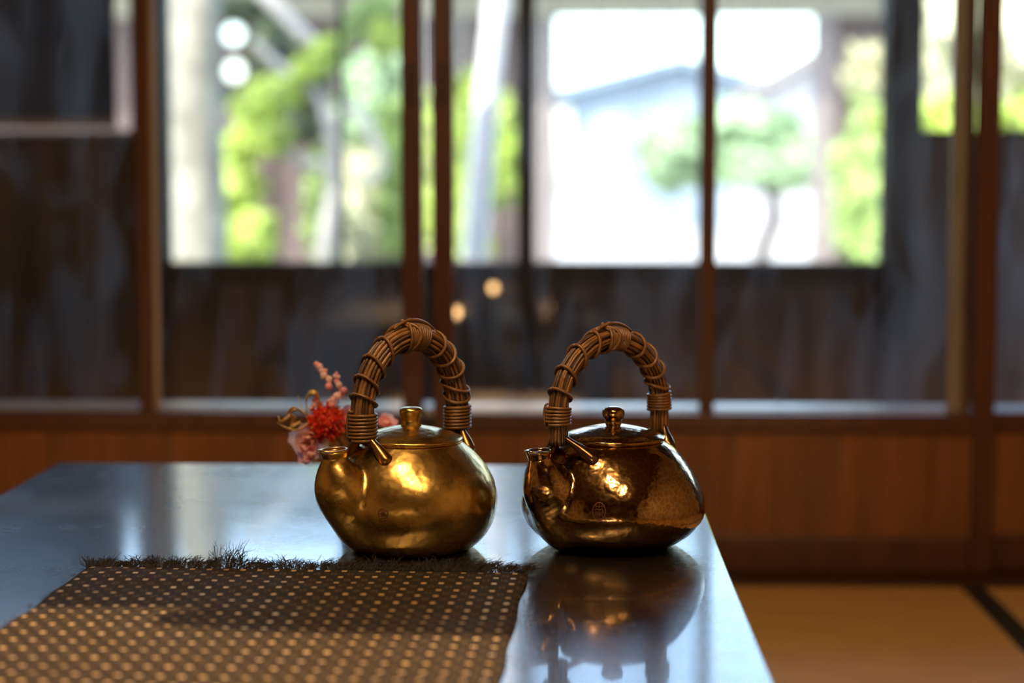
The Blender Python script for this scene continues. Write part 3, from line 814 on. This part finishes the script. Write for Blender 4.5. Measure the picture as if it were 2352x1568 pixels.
# red chrysanthemum
rc = P(750, 970, YFl); RR_ = .0235; mb = MB(); st = random.Random(9); tips = MB()
mb.add(*lathe_geo([(.001, -.8 * RR_), (.6 * RR_, -.6 * RR_), (.72 * RR_, 0), (.6 * RR_, .5 * RR_), (.001, .75 * RR_)], 16, tuple(rc)))
for k in range(240):
    z = 1 - 2 * (k + .5) / 240; a = k * 2.39996; q = math.sqrt(1 - z * z); d = Vector((q * math.cos(a), q * math.sin(a), z))
    up = Vector((st.uniform(-1, 1), st.uniform(-1, 1), st.uniform(-1, 1)))
    mb.add(*petal_geo(rc + d * RR_ * .55, d + up * .3, up, RR_ * st.uniform(.38, .55), .0020, .25, k))
    if st.random() < .42:
        p = rc + d * RR_ * st.uniform(.93, 1.04); tips.add(*lathe_geo([(.0002, -.0007), (.00075, 0), (.0002, .0007)], 5, tuple(p)))
rf = mesh_obj('red_chrysanthemum', mb.v, mb.f, M_red, fl, True); rf['label'] = 'red pompon flower with gold specks'
mesh_obj('gold_tips', tips.v, tips.f, M_tip, rf); 
mesh_obj('stem', *flower_stem(rc), M_stem, rf, True)
def rosette(cx, cy, Y, R_, n, seed, facing, mat, mat2, name, lab):
    c = P(cx, cy, Y); st = random.Random(seed); fc = Vector(facing).normalized()
    a = Vector((0, 0, 1)).cross(fc).normalized(); b = fc.cross(a)
    core = mesh_obj(name, *lathe_geo([(.0004, -.004), (.004, -.003), (.0052, 0), (.004, .003), (.0004, .004)], 10, tuple(c)), mat2, fl, True); core['label'] = lab
    mesh_obj('stem', *flower_stem(c), M_stem, core, True)
    for k in range(n):
        ring_ = k % 3; an = k * 2.39996 + st.uniform(-.2, .2)
        ax = (a * math.cos(an) + b * math.sin(an)) * (1 - .22 * ring_) + fc * (.25 + .38 * ring_)
        mesh_obj('petal', *petal_geo(c - fc * .003, ax, fc, R_ * (1 - .16 * ring_) * st.uniform(.85, 1.1), R_ * .42, .12, seed + k), mat if (k + seed) % 4 else mat2, core, True)
rosette(716, 1012, YFl, .027, 17, 21, (-.35, -1, -.05), M_pink, M_pink2, 'pink_blossom', 'pale pink ruffled flower')
rosette(712, 1043, YFl - .01, .013, 9, 4, (-.2, -1, -.2), M_pink2, M_pink, 'pink_blossom', 'small deep pink flower below the pale one')
rosette(803, 960, YFl + .015, .017, 11, 55, (.2, -1, .3), M_pink2, M_pink, 'pink_blossom', 'deep pink flower beside the handle')
rosette(888, 972, YFl + .03, .014, 11, 33, (.1, -1, .7), M_pink2, M_pink, 'pink_blossom', 'deep pink flower above the lid')
# sprigs of little pink buds
def sprig(path, dots, lab):
    p3 = [P(x, y, YFl) for x, y in path]
    so = mesh_obj('bud_sprig', *tube_geo([Vector(q) for q in spline(p3, 16)], [.0008 - .0005 * i / 15 for i in range(16)], 6), M_stem, fl, True); so['label'] = lab
    mesh_obj('stem', *flower_stem(p3[0], .0011), M_stem, so, True)
    for i, (x, y, r) in enumerate(dots):
        c = P(x, y, YFl - .002 + .002 * math.sin(i * 3)); R_ = r / 2015
        v, f = lathe_geo([(.02 * R_, -1.15 * R_), (.55 * R_, -.8 * R_), (R_, -.1 * R_), (.86 * R_, .5 * R_), (.4 * R_, .95 * R_), (.02 * R_, .8 * R_)], 9)
        rm = Matrix.Rotation(.5 * math.sin(i * 2.1), 3, 'Y') @ Matrix.Rotation(.4 * math.cos(i), 3, 'X')
        mesh_obj('bud', [rm @ Vector(q) + c for q in v], f, M_pink if i % 3 else M_pink2, so, True)
sprig([(770, 945), (762, 905), (752, 875), (735, 850), (724, 832)],
      [(727, 836, 7), (733, 842, 9), (739, 851, 8), (748, 851, 5), (743, 862, 9), (755, 871, 9), (755, 887, 9), (746, 858, 6)], 'taller sprig of pink buds')
sprig([(770, 945), (778, 920), (784, 895), (778, 870), (773, 858)],
      [(773, 857, 4), (769, 863, 5), (777, 865, 5), (773, 875, 7), (778, 883, 8), (781, 890, 6), (790, 896, 8), (782, 902, 7), (774, 910, 10), (786, 908, 6), (765, 918, 9), (757, 922, 8), (762, 930, 9), (755, 935, 8), (768, 926, 6), (725, 921, 9), (722, 930, 7), (717, 937, 7)], 'shorter sprig of pink buds')
# curls of gold ribbon
def ribbon(path, w, dy=0.0):
    p3 = [Vector((*(P(x, y, YFl + dy + d)),)) for x, y, d in path]; sp_ = spline(p3, 40); v = []; f = []
    for i in range(40):
        t = (Vector(sp_[min(i + 1, 39)]) - Vector(sp_[max(i - 1, 0)])).normalized(); sd = t.cross(Vector((.25, 1, .35))).normalized()
        sd = (sd * .55 + Vector((0, .8, .1))).normalized(); nn = t.cross(sd).normalized()
        ww = w * math.sin(math.pi * (.06 + .88 * i / 39)) ** .5
        for (a, b) in ((-1, .0003), (1, .0003), (1, -.0003), (-1, -.0003)): v.append(Vector(sp_[i]) + sd * ww * a + nn * b)
        if i:
            for k in range(4):
                k2 = (k + 1) % 4; f.append([(i - 1) * 4 + k, (i - 1) * 4 + k2, i * 4 + k2, i * 4 + k])
    return mesh_obj('gold_ribbon', v, f, M_goldr, fl, True)
ribbon([(715, 958, 0), (695, 945, -.006), (676, 935, -.008), (663, 948, 0), (675, 960, .008), (668, 985, .006), (672, 980, -.004)], .0030)
ribbon([(707, 960, 0), (688, 942, .006), (668, 945, .006), (660, 958, -.006), (645, 968, -.008), (639, 955, -.002)], .0032, -.004)
ribbon([(712, 968, 0), (697, 982, -.004), (675, 988, -.008), (652, 980, -.006), (637, 970, .004)], .0034, -.006)
ribbon([(710, 955, 0), (704, 920, .004), (712, 902, -.006), (724, 903, -.008), (733, 925, .004), (742, 940, .008)], .0032, -.002)
ribbon([(700, 950, 0), (692, 930, .003), (684, 908, .0)], .0012, -.002)
ribbon([(700, 975, 0), (685, 972, .004), (672, 978, -.003), (690, 968, -.006)], .0024)

# ------------------------------------------------------------------ lamps of the room (behind the camera)
M_bulb = emat('warm_bulb', LAMP_COL, LAMP_BULB)
M_shade = pmat('black_shade', (.03, .025, .02), .4, metal=.3)
def pendant(x, y, z, lab, drop=0.0):
    t = thing('pendant_lamp', (x, y, z), lab, 'lamp', 'pendant lamps over the near side of the room')
    mesh_obj('lamp_shade', *lathe_geo([(.075, .02 - drop), (.077, .022 - drop), (.066, .05), (.03, .085), (.018, .10), (.016, .10), (.028, .083), (.064, .048), (.073, .02 - drop)], 28, (x, y, z), False, False), M_shade, t, True)
    mesh_obj('bulb', *lathe_geo([(.002, -.028), (.016, -.022), (.024, -.008), (.024, .006), (.015, .022), (.010, .035)], 10, (x, y, z + .03)), M_bulb, t, True)
    tube('cord', [(x, y, z + .095), (x, y, ZC)], .003, M_iron, t, 6)
pendant(.02, .42, 2.32, 'black pendant lamp nearest the middle of the room')
pendant(-.16, .78, 2.12, 'black pendant lamp hanging lowest above the table')
pendant(-.42, 1.50, 1.80, 'black pendant lamp with a deep shade, nearest the left wall', .085)
pendant(.55, .05, 2.36, 'black pendant lamp nearest the right wall')
# two little lamps on thin stands in the passage behind the glass doors
M_small = emat('small_bulb', (1.0, .55, .22), 4)
def low_lamp(px, py, Y, lab):
    c = P(px, py, Y); x, y, z = c
    t = thing('stand_lamp', (x, y, GZ0), lab, 'lamp')
    mesh_obj('lamp_base', *lathe_geo([(.06, .0005), (.062, .006), (.03, .014), (.008, .018)], 24, (x, y, GZ0)), M_iron, t, True)
    tube('pole', [(x, y, GZ0 + .015), (x, y, z - .012)], .004, M_iron, t, 8)
    mesh_obj('bulb', *lathe_geo([(.004, -.013), (.007, -.008), (.010, -.002), (.010, .002), (.007, .008), (.001, .010)], 12, (x, y, z)), M_small, t, True)
GZ0 = -.42
low_lamp(1133, 660, 4.75, 'little warm bulb on a thin stand behind the glass, the upper one')
low_lamp(1048, 716, 4.55, 'little warm bulb on a thin stand behind the glass, the lower one')

# unseen spot and an added board, cut to cast the runner's shadow edge
LAMP_P = Vector((-.3, -4.2, 2.56)); YBEAM = -2.06
tag(box('trim_7', XL, XR, YBEAM - .03, YBEAM + .03, 1.80, ZC, M_door), kind='structure')  # added beam, blocks the spot above the board
edge = [(-3.2, 1.639), (-.5, 1.639), (-.385, 1.640), (-.34, 1.639), (-.305, 1.632), (-.294, 1.626), (-.315, 1.618), (-.345, 1.605), (-.358, 1.594), (-.362, 1.584), (-.352, 1.574), (-.32, 1.564), (-.26, 1.552), (-.2, 1.547), (-.05, 1.543), (3.2, 1.540)]  # shadow edge wanted on the runner, projected back to shape the board
prof_ = []
for (ex_, ey_) in edge:
    q = (YBEAM - LAMP_P.y) / (ey_ - LAMP_P.y)
    prof_.append((LAMP_P.x + (ex_ - LAMP_P.x) * q, LAMP_P.z + (TZ + .004 - LAMP_P.z) * q))
prof_ = [(XL + .01, 1.82)] + [(min(max(x, XL + .01), XR - .01), z) for x, z in prof_] + [(XR - .01, 1.82)]
nP = len(prof_)
tag(mesh_obj('trim_8', [(x, YBEAM - .004, z) for x, z in prof_] + [(x, YBEAM + .004, z) for x, z in prof_],
    [list(range(nP)), list(range(2 * nP - 1, nP - 1, -1))] + [[i, i + nP, (i + 1) % nP + nP, (i + 1) % nP] for i in range(nP)], M_door), kind='structure')
spl = bpy.data.lights.new('unseen_spot', 'SPOT'); spl.energy = 9500; spl.color = (1, .66, .36); spl.shadow_soft_size = .0025
spl.spot_size = math.radians(15); spl.spot_blend = .35
so = bpy.data.objects.new('unseen_spot', spl); COL.objects.link(so); so.location = (-.3, -4.2, 2.56)
so.rotation_euler = (Vector((-.3, 1.35, .335)) - Vector((-.3, -4.2, 2.56))).to_track_quat('-Z', 'Y').to_euler()

# ------------------------------------------------------------------ outside
GZ = -.42
M_ground = pmat('pale_gravel', (.36, .35, .33), .9, var=.12, vscale=4, bump=.3, bscale=40)
tag(box('ground', -60, 60, YO + .07, 140, GZ - .2, GZ, M_ground), kind='structure')
M_leaf_y = pmat('moss_green', (.44, .56, .12), .7, var=.4, vscale=9)
M_leaf_g = pmat('shrub_green', (.30, .42, .14), .7, var=.45, vscale=9)
M_leaf_p = pmat('pale_leaf', (.50, .50, .32), .7, var=.3, vscale=6)
M_leaf_d = pmat('dark_leaf', (.04, .06, .03), .7, var=.5, vscale=9)  # dark green leaf, tone varied at random
M_pine = pmat('pine_green', (.30, .42, .24), .7, var=.35, vscale=6)
M_bark = pmat('lichen_bark', (.28, .27, .22), .9, var=.45, vscale=6, bump=.6, bscale=12)
M_bark2 = pmat('grey_bark', (.42, .40, .39), .9, var=.3, vscale=9, bump=.6, bscale=16)
M_bark3 = pmat('pine_bark', (.06, .045, .04), .9, var=.4, vscale=9)
M_gate = pmat('gate_wood', (.10, .070, .066), .7, var=.3, vscale=3, stretch=(6, 6, .8))
M_gpost = pmat('gate_post_wood', (.21, .185, .185), .7, var=.12, vscale=3)
M_cream = pmat('cream_plaster', (.40, .38, .31), .9, var=.06)
M_roofb = pmat('blue_grey_tiles', (.18, .25, .33), .6, var=.12, vscale=2)
M_white = pmat('white_wall', (.42, .42, .44), .9, var=.04)
M_pole = pmat('white_pole_paint', (.84, .83, .84), .6)
def blob_geo(c, rad, seed, rot=0.0, leaves=260, size=.05, lump=.22):
    bm = bmesh.new(); bmesh.ops.create_icosphere(bm, subdivisions=3, radius=1.0)
    st = np.random.default_rng(seed); ph = st.uniform(0, 6.28, 9)
    co = np.array([v.co for v in bm.verts]); fs = [[v.index for v in f.verts] for f in bm.faces]; bm.free()
    d = 1 + lump * (np.sin(co[:, 0] * 5 + ph[0]) * np.sin(co[:, 1] * 4 + ph[1]) + .6 * np.sin(co[:, 2] * 7 + ph[2] + 3 * co[:, 0]) + .4 * np.sin(co[:, 0] * 13 + ph[3]) * np.sin(co[:, 2] * 11 + ph[4]))
    co = co * d[:, None] * np.array(rad)
    R_ = np.array(Matrix.Rotation(rot, 3, 'Y')); c = np.array(c)
    mb = MB(); mb.add((co @ R_.T + c).tolist(), fs)
    idx = st.integers(0, len(co), leaves)
    for i in idx:
        p = co[i] * st.uniform(.95, 1.12); a = st.normal(size=3); a /= np.linalg.norm(a); b = np.cross(a, st.normal(size=3)); b /= np.linalg.norm(b)
        s = size * st.uniform(.6, 1.3); q = np.array([p - a * s, p + b * s * .45, p + a * s, p - b * s * .45]) @ R_.T + c
        mb.add(q.tolist(), [[0, 1, 2, 3]])
    return mb
def blob(name, cx, cy, Y, rx, ry, mat, parent, seed, rot=0.0, depth=None, **kw):
    k = Y / F; c = P(cx, cy, Y); rd = (rx * k, (depth or min(rx, ry) * k * 1.1), ry * k)
    mb = blob_geo(c, rd, seed, rot, **kw)
    return mesh_obj(name, mb.v, mb.f, mat, parent, False)
def ptube(name, path, w, Y, mat, parent, seg=8):
    pts = [Vector(q) for q in spline([P(x, y, Y + (d[0] if d else 0)) for x, y, *d in path], 14)]
    ws = np.interp(np.linspace(0, 1, 14), np.linspace(0, 1, len(w)), w) * Y / F / 2
    return mesh_obj(name, *tube_geo(pts, list(ws), seg), mat, parent, True)
def ground_at(x, Y):
    p = P(x, 500, Y); return Vector((p.x, Y, GZ))
def px_y(Y, z):   # pixel row of height z at distance Y (near the picture's middle)
    return CY - F * math.tan(math.atan((z - CAMZ) / Y) + PITCH)

# lichen-covered trunk close to the window
t = thing('lichen_tree', ground_at(450, 8.2), 'thick pale tree trunk covered in lichen, seen through the left door', 'tree')
gy = px_y(8.2, GZ)
ptube('trunk', [(455, gy), (448, 620), (452, 400), (446, 200), (452, 0), (460, -420)], [170, 150, 128, 120, 112, 90], 8.2, M_bark, t, 14)
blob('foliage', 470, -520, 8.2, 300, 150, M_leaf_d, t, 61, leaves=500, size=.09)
# mossy cloud-pruned pine
t = thing('cloud_pine', ground_at(700, 9.2), 'cloud-pruned garden pine with bright yellow-green pads, seen through the left door', 'tree')
gy = px_y(9.2, GZ)
ptube('trunk', [(735, gy), (742, 620), (770, 390), (745, 250), (700, 190)], [60, 46, 36, 26, 18], 9.2, M_bark2, t, 10)
ptube('branch', [(770, 388), (700, 372), (640, 352), (590, 340)], [30, 24, 18, 10], 9.2, M_bark2, t)
ptube('branch', [(745, 250), (770, 290), (800, 240), (850, 300), (880, 380), (850, 415), (815, 400)], [24, 26, 26, 24, 22, 18, 12], 9.1, M_bark2, t)
ptube('branch', [(700, 190), (640, 150), (585, 95)], [22, 20, 16], 9.2, M_bark2, t)
ptube('branch', [(745, 115), (690, 70), (610, -10), (560, -60)], [20, 30, 34, 30], 9.3, M_bark2, t)
for i, (cx, cy, rx, ry, rot, mt) in enumerate([(612, 232, 78, 42, -.35, M_leaf_y), (735, 135, 62, 30, -.65, M_leaf_y), (600, 322, 66, 34, -.15, M_leaf_y), (545, 350, 50, 34, -.4, M_leaf_y),
        (515, 432, 80, 62, 0, M_leaf_y), (560, 545, 66, 68, .2, M_leaf_y), (845, 35, 70, 30, -.6, M_leaf_g), (885, 85, 34, 34, 0, M_leaf_y)]):
    blob('foliage_pad', cx, cy, 9.2 - .05 * (i % 3), rx, ry, mt, t, 100 + i, rot, leaves=420, size=.035, lump=.12)
t = thing('dark_evergreen', ground_at(620, 11.15), 'dark evergreen behind the yellow-green pine pads', 'tree')
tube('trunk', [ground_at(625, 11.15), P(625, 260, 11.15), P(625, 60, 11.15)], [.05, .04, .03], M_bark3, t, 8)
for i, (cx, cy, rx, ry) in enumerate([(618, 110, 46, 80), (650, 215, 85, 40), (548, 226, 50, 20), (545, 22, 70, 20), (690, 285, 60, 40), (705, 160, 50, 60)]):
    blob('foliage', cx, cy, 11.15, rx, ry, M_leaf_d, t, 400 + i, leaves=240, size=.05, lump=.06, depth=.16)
# shrubs of the garden left of the gate
SH = [('low_shrub', 430, 575, 8.8, 50, 70, M_leaf_p, 'pale green shrub at the foot of the lichen tree'),
      ('low_shrub', 505, 585, 9.6, 60, 60, M_leaf_d, 'dark green shrub below the round pine pad'),
      ('tall_shrub', 745, 480, 9.9, 34, 130, M_leaf_g, 'tall narrow green shrub left of the thin window bar'),
      ('leafy_shrub', 860, 230, 10.75, 80, 110, M_pine, 'soft blue-green shrub right of the thin window bar'),
      ('leafy_shrub', 850, 480, 10.45, 75, 130, M_leaf_p, 'pale yellow-green shrub below the curved branch'),
      ('leafy_shrub', 905, 420, 9.9, 30, 170, M_leaf_g, 'green shrub beside the meeting door stiles'),
      ('hedge_bush', 1060, 400, 9.2, 75, 190, M_leaf_y, 'bright hedge bush left of the leaning white pole'),
      ('hedge_bush', 1155, 340, 10.4, 30, 95, M_leaf_y, 'bright hedge bush right of the leaning white pole'),
      ('round_shrub', 1985, 440, 10.5, 70, 165, M_leaf_g, 'green shrub at the right side of the gate'),
      ('small_tree', 2005, 175, 11.0, 48, 66, M_leaf_p, 'pale blossoming crown in front of the gate wall on the right'),
      ('clipped_hedge', 2160, 305, 9.0, 120, 62, M_leaf_y, 'clipped bright green hedge below the right window'),
      ('clipped_hedge', 2430, 300, 8.3, 150, 85, M_leaf_y, 'clipped bright green hedge at the far right edge'),
      ('broad_tree', 2330, 90, 10.3, 225, 260, M_leaf_p, 'broad pale-leaved tree filling the right window')]
for i, (nm, cx, cy, Y, rx, ry, mt, lab) in enumerate(SH):
    t = thing(nm, ground_at(cx, Y), lab, 'tree' if 'tree' in nm else ('hedge' if 'hedge' in nm else 'shrub'))
    blob('foliage', cx, cy, Y, rx, ry, mt, t, 200 + i, leaves=520, size=.06, depth=min(.6, rx * Y / F))
    c = P(cx, cy, Y)
    if c.z - ry * Y / F > GZ - .1:
        tube('stem', [ground_at(cx, Y), Vector((c.x, c.y, c.z))], .04, M_bark3, t, 8)
# leaning white pole
pole = ptube('leaning_pole', [(1078, px_y(7.4, GZ)), (1088, 620), (1112, 300), (1142, 0), (1190, -480)], [58, 56, 56, 54, 50], 7.4, M_pole, None, 12)
tag(pole, 'white pole leaning in the garden left of the bright gateway', 'pole')

# roofed garden gate and its board wall
YG = 12.0
gate = thing('garden_gate', ground_at(1570, YG), 'roofed wooden garden gate standing open, with board walls to both sides', 'gate')
zb_ = P(1500, 38, YG).z
gl, gr = P(1232, 300, YG).x, P(1278, 300, YG).x; hl, hr = P(1866, 300, YG).x, P(1916, 300, YG).x
box('gate_post', gl, gr, YG - .07, YG + .07, GZ, zb_, M_gpost, gate, .01)
box('gate_post', hl, hr, YG - .07, YG + .07, GZ, zb_, M_gpost, gate, .01)
wl0, wr1 = P(-600, 300, YG).x, P(2900, 300, YG).x
box('lintel', wl0, wr1, YG - .09, YG + .09, zb_, zb_ + .26, M_cream, gate, .01)
mbr = MB(); ys_ = YG
for s in (-1, 1):
    mbr.add(*box_geo(wl0 - .2, wr1 + .2, min(YG, YG + s * .62), max(YG, YG + s * .62), 0, .06))
V = [(x, y, zb_ + .26 + (.24 - .38 * abs(y - YG)) + z) for x, y, z in mbr.v]
mesh_obj('gate_roof', V, mbr.f, M_roofb, gate)
def board_wall(x0, x1, w, seed):
    st = random.Random(seed); x = x0
    while x < x1 - .02:
        xe = min(x1, x + w)
        box('board', x + .003, xe - .003, YG - .03 + st.uniform(0, .008), YG + .02, GZ + .02, zb_, M_gate, gate)
        x = xe
board_wall(hr, wr1, .19, 5)
xh = P(538, 120, YG).x
board_wall(xh + .14, gl, .19, 6)
board_wall(wl0, xh - .14, .19, 8)
# board with made-up round holes, standing in for sky glints between leaves
def holed_board(xc, zcs, R_, x0, x1, z0, z1):
    bm = bmesh.new(); zs = [z0] + [ (zcs[i] + zcs[i + 1]) / 2 for i in range(len(zcs) - 1)] + [z1]
    mb = MB()
    for i, zc in enumerate(zcs):
        n = 32; a_, b_ = zs[i], zs[i + 1]; v = []; f = []
        for k in range(n):
            an = 2 * math.pi * k / n; c, s = math.cos(an), math.sin(an)
            tx = ((x1 - xc) if c > 0 else (xc - x0)) / abs(c) if abs(c) > 1e-6 else 1e9
            tz = ((b_ - zc) if s > 0 else (zc - a_)) / abs(s) if abs(s) > 1e-6 else 1e9
            q = min(tx, tz)
            for y in (YG - .03, YG + .02):
                v += [(xc + R_ * c, y, zc + R_ * s), (xc + q * c, y, zc + q * s)]
        for k in range(n):
            a = 4 * k; b = 4 * ((k + 1) % n)
            f += [[a, a + 1, b + 1, b], [a + 2, b + 2, b + 3, a + 3], [a, b, b + 2, a + 2]]
        mb.add(v, f)
    mesh_obj('board', mb.v, mb.f, M_gate, gate)['label'] = 'board with two round holes made up for sky glints'
holed_board(xh, [P(538, 163, YG).z, P(538, 78, YG).z], .062, xh - .14, xh + .14, GZ, zb_)

# beyond the gate
t = thing('garden_pine', ground_at(1750, 19), 'pine with a curved trunk and cloud-shaped crown beyond the gate', 'tree')
gy = px_y(19, GZ)
ptube('trunk', [(1752, gy), (1750, 590), (1760, 555), (1780, 505), (1775, 455), (1755, 420), (1730, 360), (1700, 320)], [46, 38, 38, 40, 34, 28, 22, 16], 19, M_bark3, t, 10)
ptube('branch', [(1765, 430), (1700, 350), (1665, 335)], [14, 16, 8], 19, M_bark3, t)
for i, (cx, cy, rx, ry) in enumerate([(1555, 335, 85, 58), (1700, 290, 115, 42), (1790, 380, 140, 52), (1690, 385, 90, 42), (1890, 360, 95, 58), (1540, 400, 50, 34)]):
    blob('foliage_pad', cx, cy, 19 + .2 * (i % 2), rx, ry, M_pine, t, 300 + i, leaves=500, size=.08, depth=.4)
def house(name, xa, xb, xm, eave_y, ridge, Y, mat, roofm, lab, depth=6.0):
    x0, x1 = P(xa, 400, Y).x, P(xb, 400, Y).x; ze = P(1300, eave_y, Y).z; zr = P(1300, ridge, Y).z
    h = thing(name, ((x0 + x1) / 2, Y, GZ), lab, 'house')
    ym = P(xm, 400, Y).x
    sec = [(x0 + .4, GZ), (x1 - .4, GZ), (x1 - .4, ze), (ym, zr - .25), (x0 + .4, ze)]
    V = [(x, Y, z) for x, z in sec] + [(x, Y + depth, z) for x, z in sec]
    mesh_obj('house_wall', V, [[0, 1, 2, 3, 4], [9, 8, 7, 6, 5]] + [[i, i + 5, (i + 1) % 5 + 5, (i + 1) % 5] for i in range(5)], mat, h)
    V = [(x0, Y - .5, ze), (ym, Y - .5, zr), (x1, Y - .5, ze), (x0, Y + depth + .5, ze), (ym, Y + depth + .5, zr), (x1, Y + depth + .5, ze)]
    V += [(a, b, c - .2) for a, b, c in V]
    mesh_obj('house_roof', V, [[0, 3, 4, 1], [1, 4, 5, 2], [6, 7, 10, 9], [7, 8, 11, 10], [0, 1, 7, 6], [1, 2, 8, 7], [3, 9, 10, 4], [4, 10, 11, 5], [0, 6, 9, 3], [2, 5, 11, 8]], roofm, h)
    w = (x1 - x0)
    for i in range(4):
        wx = x0 + w * (.18 + .2 * i)
        box('window', wx, wx + w * .1, Y - .04, Y + .02, GZ + 1.2, min(ze - .4, GZ + 2.8), M_winb, h)
M_winb = pmat('far_window', (.30, .36, .42), .3)
M_bluew = pmat('pale_blue_wall', (.19, .245, .31), .9, var=.05)
house('far_house', 1270, 1850, 1560, 205, 128, 46, M_bluew, M_roofb, 'far pale blue house with a broad gable seen through the gateway', 9)
house('white_house', 1690, 2240, 1960, 215, 60, 33, M_white, M_gpost, 'white house with a low gable behind the garden pine', 7)
